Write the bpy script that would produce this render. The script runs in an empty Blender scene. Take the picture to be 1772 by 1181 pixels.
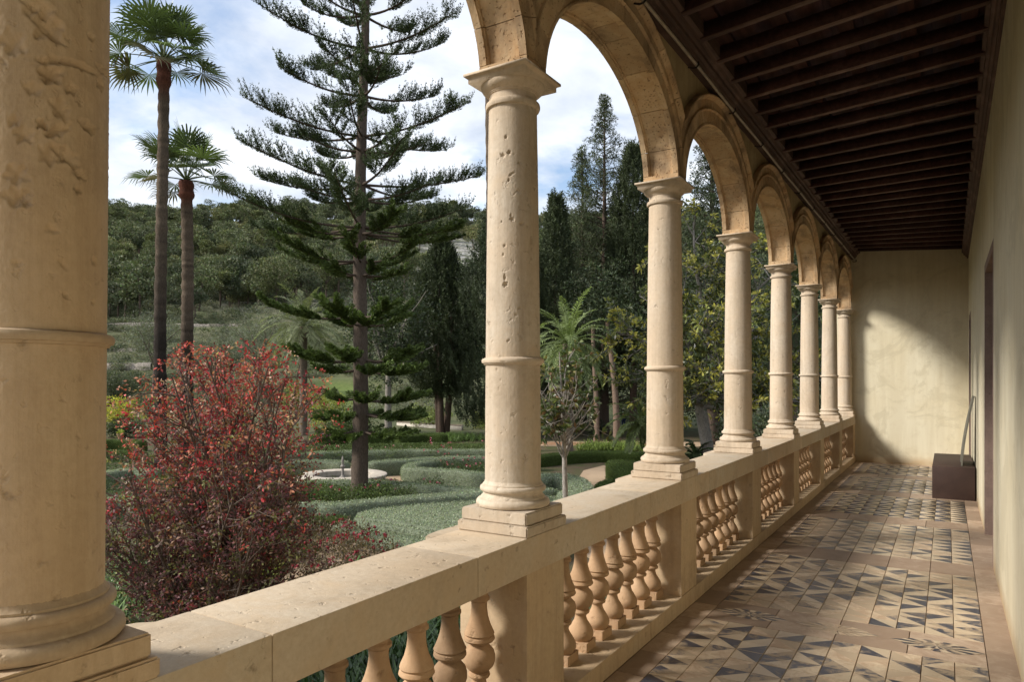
import bpy, bmesh, math, random
import numpy as np
from mathutils import Vector, Matrix

# ------------------------------------------------------------------ camera, sky, sun, exposure
A = 1.8                      # metres: distance from the camera line to the column axis
FPX, CX, HY = 1216.0, 886.0, 661.0   # focal length, centre and horizon in pixels of the 1772 px photograph
TH = math.atan((1638.8 - CX) / FPX)
CAMZ = 0.92 * A
HG = 4.6                     # camera height above the garden
GZ = CAMZ - HG               # garden level
Fv = np.array([-math.sin(TH), math.cos(TH), 0.0])
Rv = np.array([math.cos(TH), math.sin(TH), 0.0])

scene = bpy.context.scene
COL = scene.collection
cam_d = bpy.data.cameras.new('camera')
cam = bpy.data.objects.new('camera', cam_d)
COL.objects.link(cam)
cam.location = (0, 0, CAMZ)
cam.rotation_euler = (math.radians(90), 0, TH)
cam_d.sensor_width = 36.0
cam_d.lens = 36.0 * FPX / 1772.0
cam_d.shift_y = (HY - 590.5) / 1772.0
cam_d.clip_start = 0.05
cam_d.clip_end = 5000
scene.camera = cam

SUN_DIR = Vector((1.10, 1.0, -1.03)).normalized()      # direction the light travels
sun_d = bpy.data.lights.new('sun', 'SUN')
sun_d.energy = 1.05
sun_d.angle = math.radians(12.0)                        # veiled by thin cloud
sun_d.color = (1.0, 0.945, 0.86)
sun = bpy.data.objects.new('sun', sun_d)
COL.objects.link(sun)
sun.rotation_euler = SUN_DIR.to_track_quat('-Z', 'Y').to_euler()
sun.location = (-30, -30, 40)

world = bpy.data.worlds.new('World')
scene.world = world
world.use_nodes = True
wn = world.node_tree
wn.nodes.clear()
def wnode(t, **kw):
    n = wn.nodes.new(t)
    for k, v in kw.items():
        setattr(n, k, v)
    return n
w_out = wnode('ShaderNodeOutputWorld')
w_bg = wnode('ShaderNodeBackground')
sky = wnode('ShaderNodeTexSky', sky_type='NISHITA')
sky.sun_disc = False
sky.sun_elevation = math.asin(-SUN_DIR.z)
sky.sun_rotation = math.atan2(-SUN_DIR.x, -SUN_DIR.y)
w_tc = wnode('ShaderNodeTexCoord')
w_sep = wnode('ShaderNodeSeparateXYZ')
wn.links.new(w_tc.outputs['Generated'], w_sep.inputs[0])
def wmath(op, a, b):
    n = wnode('ShaderNodeMath', operation=op)
    for i, s in enumerate((a, b)):
        if isinstance(s, (int, float)):
            n.inputs[i].default_value = s
        else:
            wn.links.new(s, n.inputs[i])
    return n.outputs[0]
zz = wmath('ADD', wmath('MAXIMUM', w_sep.outputs[2], 0.0), 0.16)
w_cmb = wnode('ShaderNodeCombineXYZ')
wn.links.new(wmath('DIVIDE', w_sep.outputs[0], zz), w_cmb.inputs[0])
wn.links.new(wmath('DIVIDE', w_sep.outputs[1], zz), w_cmb.inputs[1])
def wnoise(scale, detail, rough, off):
    m = wnode('ShaderNodeMapping')
    m.inputs['Location'].default_value = off
    wn.links.new(w_cmb.outputs[0], m.inputs[0])
    n = wnode('ShaderNodeTexNoise')
    n.inputs['Scale'].default_value = scale
    n.inputs['Detail'].default_value = detail
    n.inputs['Roughness'].default_value = rough
    n.inputs['Distortion'].default_value = 0.25
    wn.links.new(m.outputs[0], n.inputs['Vector'])
    return n.outputs[0]
def wramp(src, stops):
    r = wnode('ShaderNodeValToRGB')
    e = r.color_ramp.elements
    while len(e) > 1:
        e.remove(e[-1])
    e[0].position, e[0].color = stops[0][0], (*stops[0][1], 1)
    for p, c in stops[1:]:
        q = e.new(p)
        q.color = (*c, 1)
    wn.links.new(src, r.inputs[0])
    return r.outputs[0]
cover = wramp(wnoise(1.5, 9, 0.58, (3.1, 1.7, 0)), [(0.36, (0.10,) * 3), (0.48, (0.86,) * 3), (0.58, (1.0,) * 3)])
tone = wramp(wnoise(2.6, 8, 0.55, (7.3, 2.2, 0)), [(0.34, (0.150, 0.165, 0.192)), (0.50, (0.200, 0.212, 0.232)), (0.64, (0.262, 0.270, 0.283))])
sky_s = wnode('ShaderNodeMix', data_type='RGBA', blend_type='MULTIPLY')
sky_s.inputs[0].default_value = 1.0
wn.links.new(sky.outputs[0], sky_s.inputs[6])
sky_s.inputs[7].default_value = (0.045, 0.045, 0.045, 1)
w_mix = wnode('ShaderNodeMix', data_type='RGBA')
wn.links.new(cover, w_mix.inputs[0])
wn.links.new(sky_s.outputs[2], w_mix.inputs[6])
wn.links.new(tone, w_mix.inputs[7])
wn.links.new(w_mix.outputs[2], w_bg.inputs[0])
w_bg.inputs[1].default_value = 1.0
wn.links.new(w_bg.outputs[0], w_out.inputs[0])

vs = scene.view_settings
vs.view_transform = 'Standard'
vs.look = 'None'
vs.gamma = 1.0
vs.use_curve_mapping = False
vs.exposure = 2.3
scene.render.engine = 'CYCLES'
cy = scene.cycles
cy.max_bounces = 10
cy.diffuse_bounces = 8
cy.glossy_bounces = 2
cy.transmission_bounces = 4
cy.transparent_max_bounces = 6
cy.caustics_reflective = False
cy.caustics_refractive = False
cy.use_denoising = True
cy.sample_clamp_indirect = 8.0

# ------------------------------------------------------------------ helpers
rng = np.random.default_rng(7)
random.seed(7)

def at(px, depth, py=None):
    """world point seen at pixel px (py) at a given depth along the optical axis"""
    u = (px - CX) / FPX
    p = (Fv + u * Rv) * depth
    z = CAMZ + (0 if py is None else (HY - py) / FPX * depth)
    return np.array([p[0], p[1], z])

def on_garden(px, py, h=0.0):
    d = (HG - h) * FPX / (py - HY)
    p = at(px, d)
    p[2] = GZ + h
    return p

def tag(o, label=None, cat=None, group=None, kind=None):
    if label: o['label'] = label
    if cat: o['category'] = cat
    if group: o['group'] = group
    if kind: o['kind'] = kind
    return o

def link(name, data, parent=None, loc=None, rotz=None):
    o = bpy.data.objects.new(name, data)
    COL.objects.link(o)
    if parent is not None:
        o.parent = parent
    if loc is not None:
        o.location = loc
    if rotz is not None:
        o.rotation_euler = (0, 0, rotz)
    return o

def empty(name, loc=(0, 0, 0)):
    o = link(name, None, None, loc)
    o.empty_display_size = 0.2
    return o

def make_mesh(name, V, F, mats=(), midx=None, smooth=False, col=None, sharp=None):
    """V (N,3); F: (M,k) array or list of such arrays / list of index lists"""
    me = bpy.data.meshes.new(name)
    V = np.asarray(V, dtype=np.float32)
    if isinstance(F, np.ndarray):
        F = [F]
    if len(F) and not isinstance(F[0], np.ndarray):
        me.from_pydata([tuple(v) for v in V.tolist()], [], [tuple(f) for f in F])
    else:
        F = [f for f in F if len(f)]
        me.vertices.add(len(V))
        me.vertices.foreach_set('co', V.ravel())
        nl = sum(f.size for f in F)
        npol = sum(len(f) for f in F)
        me.loops.add(nl)
        me.polygons.add(npol)
        me.loops.foreach_set('vertex_index', np.concatenate([f.ravel() for f in F]).astype(np.int32))
        tot = np.concatenate([np.full(len(f), f.shape[1], np.int32) for f in F])
        st = np.concatenate([[0], np.cumsum(tot)[:-1]]).astype(np.int32)
        me.polygons.foreach_set('loop_start', st)
        me.update(calc_edges=True)
    for m in mats:
        me.materials.append(m)
    if midx is not None:
        me.polygons.foreach_set('material_index', np.asarray(midx, dtype=np.int32))
    if smooth:
        me.polygons.foreach_set('use_smooth', np.ones(len(me.polygons), bool))
        if sharp:
            me.set_sharp_from_angle(angle=math.radians(sharp))
    if col is not None:
        at_ = me.color_attributes.new('col', 'FLOAT_COLOR', 'POINT')
        c = np.ones((len(V), 4), np.float32)
        c[:, :3] = col
        at_.data.foreach_set('color', c.ravel())
    me.validate()
    me.update()
    return me

class MB:
    """collects pieces of one mesh"""
    def __init__(s):
        s.V, s.F, s.C, s.M, s.n = [], [], [], [], 0
    def add(s, V, F, c=None, m=0):
        V = np.asarray(V, float).reshape(-1, 3)
        s.V.append(V)
        for f in (F if isinstance(F, list) else [F]):
            f = np.asarray(f)
            if len(f):
                s.F.append(f + s.n)
                s.M.append(np.full(len(f), m))
        if c is None:
            c = (1, 1, 1)
        s.C.append(np.broadcast_to(np.asarray(c, float), V.shape).copy())
        s.n += len(V)
    def mesh(s, name, mats, smooth=False, sharp=None):
        order = sorted(range(len(s.F)), key=lambda i: s.F[i].shape[1])
        return make_mesh(name, np.concatenate(s.V), [s.F[i] for i in order], mats,
                         np.concatenate([s.M[i] for i in order]), smooth, np.concatenate(s.C), sharp)
    def build(s, name, mats, parent=None, smooth=False, sharp=None, loc=None):
        if not isinstance(mats, (list, tuple)):
            mats = [mats]
        return link(name, s.mesh(name, mats, smooth, sharp), parent, loc)

def boxvf(x0, x1, y0, y1, z0, z1):
    V = np.array([[x, y, z] for z in (z0, z1) for y in (y0, y1) for x in (x0, x1)], float)
    F = np.array([[0, 2, 3, 1], [4, 5, 7, 6], [0, 1, 5, 4], [2, 6, 7, 3], [0, 4, 6, 2], [1, 3, 7, 5]])
    return V, F

def box_mesh(name, x0, x1, y0, y1, z0, z1, mat, bev=0.0, seg=2):
    bm = bmesh.new()
    V, F = boxvf(x0, x1, y0, y1, z0, z1)
    vs_ = [bm.verts.new(v) for v in V]
    for f in F:
        bm.faces.new([vs_[i] for i in f])
    if bev:
        bmesh.ops.bevel(bm, geom=list(bm.edges), offset=bev, segments=seg, affect='EDGES', profile=0.6)
    me = bpy.data.meshes.new(name)
    bm.to_mesh(me)
    bm.free()
    me.materials.append(mat)
    if bev:
        me.polygons.foreach_set('use_smooth', np.ones(len(me.polygons), bool))
        me.set_sharp_from_angle(angle=math.radians(40))
    return me

def box(name, x0, x1, y0, y1, z0, z1, mat, parent=None, bev=0.0):
    return link(name, box_mesh(name, x0, x1, y0, y1, z0, z1, mat, bev), parent)

def lathe(profile, n=40, closed=True):
    P = np.array(profile, float)
    th = np.linspace(0, 2 * math.pi, n, endpoint=False)
    V = np.stack([P[:, 0][:, None] * np.cos(th), P[:, 0][:, None] * np.sin(th), np.repeat(P[:, 1][:, None], n, 1)], -1).reshape(-1, 3)
    i = np.arange(len(P) - 1)[:, None] * n
    j = np.arange(n)[None, :]
    k = (j + 1) % n
    F = np.stack([i + j, i + k, i + n + k, i + n + j], -1).reshape(-1, 4)
    return V, F

def tubes(mb, segs, sides=6, c=(1, 1, 1), m=0):
    """segs: array (N,8): p0(3) p1(3) r0 r1 - every segment a frustum"""
    S = np.asarray(segs, float)
    if not len(S):
        return
    p0, p1, r0, r1 = S[:, :3], S[:, 3:6], S[:, 6], S[:, 7]
    d = p1 - p0
    L = np.linalg.norm(d, axis=1, keepdims=True) + 1e-9
    d = d / L
    ref = np.where(np.abs(d[:, 2:3]) > 0.9, np.array([[1.0, 0, 0]]), np.array([[0, 0, 1.0]]))
    a = np.cross(d, ref)
    a /= np.linalg.norm(a, axis=1, keepdims=True)
    b = np.cross(d, a)
    th = np.linspace(0, 2 * math.pi, sides, endpoint=False)
    ring = a[:, None, :] * np.cos(th)[None, :, None] + b[:, None, :] * np.sin(th)[None, :, None]
    V = np.concatenate([p0[:, None] + ring * r0[:, None, None], (p1 + d * r1[:, None] * 0.5)[:, None] + ring * r1[:, None, None]], 1)
    n = len(S)
    base = np.arange(n)[:, None] * (2 * sides)
    j = np.arange(sides)[None, :]
    k = (j + 1) % sides
    F = np.stack([base + j, base + k, base + sides + k, base + sides + j], -1).reshape(-1, 4)
    c = np.asarray(c, float)
    if c.ndim == 2:
        c = np.repeat(c, 2 * sides, 0)
    mb.add(V.reshape(-1, 3), F, c, m)

def path_segs(P, r):
    P = np.asarray(P, float)
    r = np.broadcast_to(np.asarray(r, float), (len(P),))
    return np.concatenate([P[:-1], P[1:], r[:-1, None], r[1:, None]], 1)

def unit(v):
    v = np.asarray(v, float)
    return v / (np.linalg.norm(v, axis=-1, keepdims=True) + 1e-9)

def leaves(mb, P, D, L, W, col, droop=0.0, nrm=None, m=0, fold=0.25):
    """diamond leaves: P base points, D directions, L lengths, W widths, col per leaf"""
    P, D = np.asarray(P, float), unit(D)
    n = len(P)
    if n == 0:
        return
    L = np.broadcast_to(np.asarray(L, float), (n,))[:, None]
    W = np.broadcast_to(np.asarray(W, float), (n,))[:, None]
    if nrm is None:
        nrm = rng.normal(size=(n, 3))
    s = unit(np.cross(D, nrm))
    nn = unit(np.cross(s, D))
    dr = np.array([0, 0, -1.0]) * droop
    mid = P + D * L * 0.5 + dr * L * 0.25
    tip = P + D * L + dr * L
    V = np.stack([P, mid + s * W * 0.5 + nn * W * fold, tip, mid - s * W * 0.5 + nn * W * fold], 1).reshape(-1, 3)
    F = np.arange(4 * n).reshape(n, 4)
    col = np.broadcast_to(np.asarray(col, float), (n, 3))
    mb.add(V, F, np.repeat(col, 4, 0), m)

def vary(base, n, s=0.25, hue=0.08):
    base = np.asarray(base, float)
    k = np.exp(rng.normal(0, s, (n, 1)))
    h = np.exp(rng.normal(0, hue, (n, 3)))
    return base[None] * k * h

def mixcol(cols, w, n, s=0.2):
    idx = rng.choice(len(cols), n, p=np.array(w) / sum(w))
    return np.asarray(cols, float)[idx] * np.exp(rng.normal(0, s, (n, 1)))

def rand_dirs(n):
    return unit(rng.normal(size=(n, 3)))

# ------------------------------------------------------------------ materials
class Mat:
    def __init__(s, name, rough=0.85, spec=0.3):
        s.m = bpy.data.materials.new(name)
        s.m.use_nodes = True
        s.t = s.m.node_tree
        s.b = s.t.nodes['Principled BSDF']
        s.b.inputs['Roughness'].default_value = rough
        s.b.inputs['Specular IOR Level'].default_value = spec
        s.coord = None
    def n(s, t, **kw):
        nd = s.t.nodes.new(t)
        for k, v in kw.items():
            setattr(nd, k, v)
        return nd
    def l(s, a, b):
        s.t.links.new(a, b)
    def vec(s, scale=(1, 1, 1), space='Object', loc=(0, 0, 0)):
        tc = s.n('ShaderNodeTexCoord')
        mp = s.n('ShaderNodeMapping')
        mp.inputs['Scale'].default_value = scale
        mp.inputs['Location'].default_value = loc
        if space == 'World':
            g = s.n('ShaderNodeNewGeometry')
            s.l(g.outputs['Position'], mp.inputs[0])
        else:
            s.l(tc.outputs[space], mp.inputs[0])
        return mp.outputs[0]
    def noise(s, scale, vec=None, detail=6, rough=0.6, dist=0.0):
        nd = s.n('ShaderNodeTexNoise')
        nd.inputs['Scale'].default_value = scale
        nd.inputs['Detail'].default_value = detail
        nd.inputs['Roughness'].default_value = rough
        nd.inputs['Distortion'].default_value = dist
        if vec is not None:
            s.l(vec, nd.inputs['Vector'])
        return nd.outputs[0]
    def voro(s, scale, vec=None, feature='F1', rand=1.0):
        nd = s.n('ShaderNodeTexVoronoi', feature=feature)
        nd.inputs['Scale'].default_value = scale
        nd.inputs['Randomness'].default_value = rand
        if vec is not None:
            s.l(vec, nd.inputs['Vector'])
        return nd.outputs[0]
    def ramp(s, src, stops, interp='LINEAR'):
        r = s.n('ShaderNodeValToRGB')
        r.color_ramp.interpolation = interp
        e = r.color_ramp.elements
        while len(e) > 1:
            e.remove(e[-1])
        def c4(c):
            return (c, c, c, 1) if isinstance(c, (int, float)) else (*c, 1)
        e[0].position, e[0].color = stops[0][0], c4(stops[0][1])
        for p, c in stops[1:]:
            q = e.new(p)
            q.color = c4(c)
        s.l(src, r.inputs[0])
        return r.outputs[0]
    def mix(s, fac, a, b, mode='MIX'):
        m = s.n('ShaderNodeMix', data_type='RGBA', blend_type=mode)
        for i, v in ((0, fac), (6, a), (7, b)):
            if isinstance(v, (int, float)):
                m.inputs[i].default_value = v if i == 0 else (v, v, v, 1)
            elif isinstance(v, tuple):
                m.inputs[i].default_value = (*v, 1)
            else:
                s.l(v, m.inputs[i])
        return m.outputs[2]
    def math(s, op, a, b=0.0):
        m = s.n('ShaderNodeMath', operation=op)
        for i, v in enumerate((a, b)):
            if isinstance(v, (int, float)):
                m.inputs[i].default_value = v
            else:
                s.l(v, m.inputs[i])
        return m.outputs[0]
    def color(s, c):
        if isinstance(c, tuple):
            s.b.inputs['Base Color'].default_value = (*c, 1)
        else:
            s.l(c, s.b.inputs['Base Color'])
        return s
    def bump(s, h, strength=0.4, dist=0.01):
        b = s.n('ShaderNodeBump')
        b.inputs['Strength'].default_value = strength
        b.inputs['Distance'].default_value = dist
        s.l(h, b.inputs['Height'])
        s.l(b.outputs[0], s.b.inputs['Normal'])
        return s
    def objrand(s):
        return s.n('ShaderNodeObjectInfo').outputs['Random']

def stone(name, base, dark, warm, pit=0.35, streak=True, rough=0.9, piece_var=0.25):
    M = Mat(name, rough, 0.2)
    v = M.vec((1, 1, 1), 'World')
    big = M.noise(1.7, v, 5, 0.6, 0.4)
    c = M.mix(M.ramp(big, [(0.35, 0.0), (0.68, 1.0)]), base, warm)
    fine = M.noise(38, v, 6, 0.7)
    c = M.mix(M.ramp(fine, [(0.3, 0.5), (0.7, 0.0)]), c, dark, 'MIX')
    if streak:
        sv = M.vec((26, 26, 1.3), 'World')
        st = M.noise(1.0, sv, 5, 0.65)
        c = M.mix(M.ramp(st, [(0.36, 0.42), (0.55, 0.0)]), c, dark)
    mott = M.noise(6.5, v, 7, 0.68, 0.5)
    c = M.mix(M.ramp(mott, [(0.48, 0.0), (0.70, 0.85)]), c, warm)
    grime = M.noise(2.9, M.vec((1.0, 1.0, 0.55), 'World', (9, 4, 2)), 8, 0.7, 0.8)
    c = M.mix(M.ramp(grime, [(0.52, 0.0), (0.74, 0.55)]), c, tuple(x * 0.75 for x in dark))
    spots = M.noise(21, v, 3, 0.55)
    c = M.mix(M.ramp(spots, [(0.66, 0.0), (0.76, pit)]), c, tuple(x * 0.45 for x in dark))
    # every piece a little different
    rr = M.ramp(M.objrand(), [(0.0, (1 - piece_var * 0.5,) * 3), (1.0, (1 + piece_var * 0.3, 1 + piece_var * 0.25, 1 + piece_var * 0.2))])
    c = M.mix(1.0, c, rr, 'MULTIPLY')
    M.color(c)
    h = M.math('ADD', M.math('MULTIPLY', fine, 0.6), M.math('MULTIPLY', mott, 1.0))
    h = M.math('SUBTRACT', h, M.math('MULTIPLY', M.ramp(spots, [(0.62, 0.0), (0.74, 1.0)]), 1.6))
    if streak:
        h = M.math('ADD', h, M.math('MULTIPLY', st, 0.8))
    M.bump(h, 0.45, 0.006)
    return M.m

M_COL = stone('column_stone', (0.63, 0.55, 0.445), (0.40, 0.315, 0.225), (0.57, 0.455, 0.33), 0.5)
M_COL1 = stone('weathered_column_stone', (0.57, 0.455, 0.32), (0.38, 0.275, 0.175), (0.52, 0.39, 0.255), 0.5)
M_RAIL = stone('coping_stone', (0.60, 0.52, 0.405), (0.38, 0.29, 0.195), (0.54, 0.42, 0.285), 0.6, streak=False)
M_PED = stone('pedestal_stone', (0.55, 0.44, 0.30), (0.37, 0.265, 0.165), (0.52, 0.385, 0.24), 0.5)
M_BAL = stone('baluster_stone', (0.47, 0.335, 0.215), (0.30, 0.19, 0.11), (0.44, 0.285, 0.165), 0.4, streak=False, piece_var=0.55)

def arch_stone():
    M = Mat('arch_stone', 0.93, 0.15)
    v = M.vec((1, 1, 1), 'World')
    big = M.noise(2.2, v, 6, 0.65, 0.5)
    c = M.mix(M.ramp(big, [(0.35, 0.0), (0.66, 1.0)]), (0.58, 0.43, 0.27), (0.46, 0.29, 0.15))
    mott = M.noise(11, v, 7, 0.7, 0.3)
    c = M.mix(M.ramp(mott, [(0.45, 0.0), (0.75, 0.8)]), c, (0.62, 0.49, 0.33))
    stain = M.noise(3.3, M.vec((1, 1, 0.6), 'World', (4, 2, 1)), 6, 0.62, 0.6)
    c = M.mix(M.ramp(stain, [(0.47, 0.0), (0.66, 0.8)]), c, (0.19, 0.135, 0.088))
    pits = M.noise(64, v, 2, 0.45)
    c = M.mix(M.ramp(pits, [(0.64, 0.0), (0.72, 0.7)]), c, (0.18, 0.105, 0.055))
    c = M.mix(1.0, c, M.ramp(M.objrand(), [(0, (0.80, 0.78, 0.76)), (1, (1.12, 1.10, 1.06))]), 'MULTIPLY')
    M.color(c)
    h = M.math('SUBTRACT', M.math('ADD', mott, M.math('MULTIPLY', M.noise(60, v, 4, 0.6), 0.4)), M.math('MULTIPLY', M.ramp(pits, [(0.61, 0.0), (0.72, 1.0)]), 2.0))
    M.bump(h, 0.6, 0.008)
    return M.m
M_ARCH = arch_stone()

def plaster(name, base, warm, dark, damp=True, scale=1.0):
    M = Mat(name, 0.92, 0.15)
    v = M.vec((1, 1, 1), 'World')
    c = M.mix(M.ramp(M.noise(0.9 * scale, v, 6, 0.6, 0.6), [(0.35, 0.0), (0.68, 1.0)]), base, warm)
    sv = M.vec((7, 7, 0.5), 'World')
    c = M.mix(M.ramp(M.noise(1.0, sv, 5, 0.6), [(0.40, 0.30), (0.6, 0.0)]), c, dark)
    c = M.mix(M.ramp(M.noise(5.5 * scale, v, 8, 0.7, 0.4), [(0.52, 0.0), (0.78, 0.5)]), c, dark)
    if damp:      # splash zone above the floor
        g = M.n('ShaderNodeNewGeometry')
        sp = M.n('ShaderNodeSeparateXYZ')
        M.l(g.outputs['Position'], sp.inputs[0])
        hz = M.math('ADD', sp.outputs[2], M.math('MULTIPLY', M.noise(4, v, 5, 0.6), 0.18))
        c = M.mix(M.ramp(hz, [(0.08, 0.75), (0.26, 0.0)]), c, (0.42, 0.27, 0.13))
    pt_ = M.noise(1.6 * scale, M.vec((1, 1, 1), 'World', (3, 8, 5)), 9, 0.72, 1.2)
    c = M.mix(M.ramp(pt_, [(0.52, 0.0), (0.60, 0.55), (0.72, 0.3)]), c, tuple(x * 0.80 for x in warm))
    M.color(c)
    M.bump(M.math('ADD', M.noise(14, v, 6, 0.65), M.math('MULTIPLY', M.noise(90, v, 3, 0.6), 0.4)), 0.35, 0.006)
    return M.m
M_WALL = plaster('ochre_plaster', (0.70, 0.645, 0.49), (0.645, 0.57, 0.40), (0.50, 0.425, 0.285))
M_SPAN = plaster('stained_plaster', (0.48, 0.39, 0.23), (0.40, 0.30, 0.16), (0.20, 0.14, 0.08), damp=False, scale=2.0)
M_BODY = plaster('facade_plaster', (0.55, 0.47, 0.32), (0.50, 0.40, 0.25), (0.40, 0.32, 0.2), damp=False)

def wood(name, base, dark, axis, rough=0.75):
    M = Mat(name, rough, 0.25)
    sc = [30, 30, 30]
    sc[axis] = 1.2
    st = M.noise(1.0, M.vec(tuple(sc), 'World'), 6, 0.65, 0.3)
    c = M.mix(M.ramp(st, [(0.35, 0.0), (0.7, 1.0)]), dark, base)
    c = M.mix(M.ramp(M.noise(3.5, M.vec((1, 1, 1), 'World'), 5, 0.6), [(0.5, 0.0), (0.75, 0.55)]), c, tuple(min(1, x * 1.7 + 0.02) for x in base))
    c = M.mix(1.0, c, M.ramp(M.objrand(), [(0, 0.75), (1, 1.2)]), 'MULTIPLY')
    M.color(c)
    M.bump(st, 0.4, 0.004)
    return M.m
M_JOIST_LIT = wood('joist_wood_lit', (0.19, 0.125, 0.102), (0.095, 0.056, 0.046), 0)  # joist undersides only: floor bounce painted in as a lighter tone
M_BOARD = wood('ceiling_board_wood', (0.070, 0.030, 0.025), (0.034, 0.015, 0.012), 1)  # boards and battens; on joist sides its dark tone is painted shade
M_CORN = wood('cornice_wood', (0.110, 0.068, 0.052), (0.045, 0.025, 0.019), 1)
M_DOOR = wood('door_wood', (0.10, 0.06, 0.045), (0.05, 0.03, 0.022), 2)
M_FRAME = stone('door_frame_stone', (0.26, 0.19, 0.16), (0.17, 0.115, 0.095), (0.30, 0.22, 0.18), 0.3)

def simple(name, c, rough=0.7, metal=0.0, var=0.25, scale=12, bump=0.2):
    M = Mat(name, rough)
    nz = M.noise(scale, M.vec((1, 1, 1), 'World'), 6, 0.62)
    M.color(M.mix(M.ramp(nz, [(0.3, 1.0), (0.7, 0.0)]), c, tuple(x * (1 - var * 1.6) for x in c)))
    M.b.inputs['Metallic'].default_value = metal
    if bump:
        M.bump(nz, bump, 0.004)
    return M.m
M_ROD = simple('painted_rod', (0.42, 0.36, 0.28), 0.5)
M_IRON = simple('iron', (0.05, 0.04, 0.035), 0.6, 0.5)
M_CORTEN = simple('dark_steel_box', (0.062, 0.036, 0.029), 0.55, 0.0, 0.3, 3)
M_BLADE = simple('grey_green_metal', (0.20, 0.19, 0.155), 0.5, 0.3, 0.3, 9)
M_BARK = simple('bark', (0.115, 0.085, 0.065), 0.95, 0, 0.45, 14, 0.9)
M_BARKG = simple('grey_bark', (0.24, 0.215, 0.185), 0.95, 0, 0.35, 12, 0.7)
M_RIM = simple('fountain_stone', (0.56, 0.49, 0.40), 0.9, 0, 0.2, 5)
M_TWALL = simple('dry_stone', (0.34, 0.30, 0.25), 0.95, 0, 0.45, 4, 1.0)
M_POT = simple('terracotta_pot', (0.36, 0.20, 0.12), 0.9)

def tile_mat(name, base, other, worn, wear_lo, wear_hi, rough=0.30):
    M = Mat(name, rough, 0.35)
    v = M.vec((1, 1, 1), 'World')
    c = M.mix(M.ramp(M.noise(7, v, 6, 0.65), [(0.35, 0.0), (0.7, 1.0)]), base, other)
    w = M.noise(9.0, v, 9, 0.72, 0.7)
    big = M.noise(1.25, M.vec((1, 1, 1), 'World', (5, 3, 0)), 4, 0.5)
    ww = M.math('ADD', w, M.math('MULTIPLY', M.math('SUBTRACT', big, 0.5), 0.55))
    ww = M.math('ADD', ww, M.math('MULTIPLY', M.math('SUBTRACT', M.objrand(), 0.5), 0.26))
    c = M.mix(M.ramp(ww, [(wear_lo, 0.0), (wear_hi, 0.92)]), c, worn)
    c = M.mix(1.0, c, M.ramp(M.objrand(), [(0, 0.80), (1, 1.12)]), 'MULTIPLY')
    M.color(c)
    M.bump(M.math('ADD', w, M.noise(60, v, 3, 0.6)), 0.25, 0.003)
    M.l(M.ramp(ww, [(wear_lo, rough), (wear_hi, 0.55)]), M.b.inputs['Roughness'])
    return M.m
M_BLUE = tile_mat('blue_glaze', (0.050, 0.055, 0.080), (0.095, 0.098, 0.115), (0.42, 0.325, 0.22), 0.44, 0.57)
M_CREAM = tile_mat('cream_glaze', (0.60, 0.49, 0.35), (0.53, 0.415, 0.285), (0.40, 0.285, 0.19), 0.47, 0.70)
M_TERRA = tile_mat('terracotta_floor', (0.36, 0.265, 0.19), (0.30, 0.21, 0.145), (0.45, 0.345, 0.255), 0.50, 0.72, 0.6)
M_GROUT = simple('grout', (0.33, 0.24, 0.16), 0.95)

def leaf_mat(name, trans=0.3, rough=0.5, spec=0.35, gain=1.12):
    M = Mat(name, rough, spec)
    a = M.n('ShaderNodeAttribute', attribute_name='col')
    cg = M.mix(1.0, a.outputs['Color'], (gain, gain, gain), 'MULTIPLY')
    M.color(cg)
    tr = M.n('ShaderNodeBsdfTranslucent')
    hs = M.mix(1.0, cg, (1.15, 1.25, 0.7), 'MULTIPLY')
    M.l(hs, tr.inputs['Color'])
    ms = M.n('ShaderNodeMixShader')
    ms.inputs[0].default_value = trans
    M.l(M.b.outputs[0], ms.inputs[1])
    M.l(tr.outputs[0], ms.inputs[2])
    out = M.t.nodes['Material Output']
    M.l(ms.outputs[0], out.inputs['Surface'])
    return M.m
M_LEAF = leaf_mat('foliage', 0.30, 0.55)
M_GLOSS = leaf_mat('glossy_foliage', 0.22, 0.36, 0.5)
M_SHRUB = leaf_mat('autumn_foliage', 0.25, 0.55, 0.22)
M_NEEDLE = leaf_mat('needles', 0.15, 0.6, 0.25, 1.12)

def attr_bark():
    M = Mat('coloured_bark', 0.95, 0.15)
    a = M.n('ShaderNodeAttribute', attribute_name='col')
    v = M.vec((1, 1, 1), 'World')
    nz = M.noise(9, M.vec((3, 3, 1), 'World'), 7, 0.7, 0.4)
    M.color(M.mix(1.0, a.outputs['Color'], M.ramp(nz, [(0.3, 0.45), (0.7, 1.35)]), 'MULTIPLY'))
    M.bump(nz, 0.9, 0.03)
    return M.m
M_ABARK = attr_bark()

# ------------------------------------------------------------------ the gallery: dimensions in units of A
Y2, SP = 1.62, 1.206
COLY = [0.440] + [Y2 + SP * i for i in range(7)]
YEND = 8.955
YBEG = -2.6
XIN, XOUT = -1 + 0.1065, -1 - 0.1065
XW = 0.194

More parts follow.
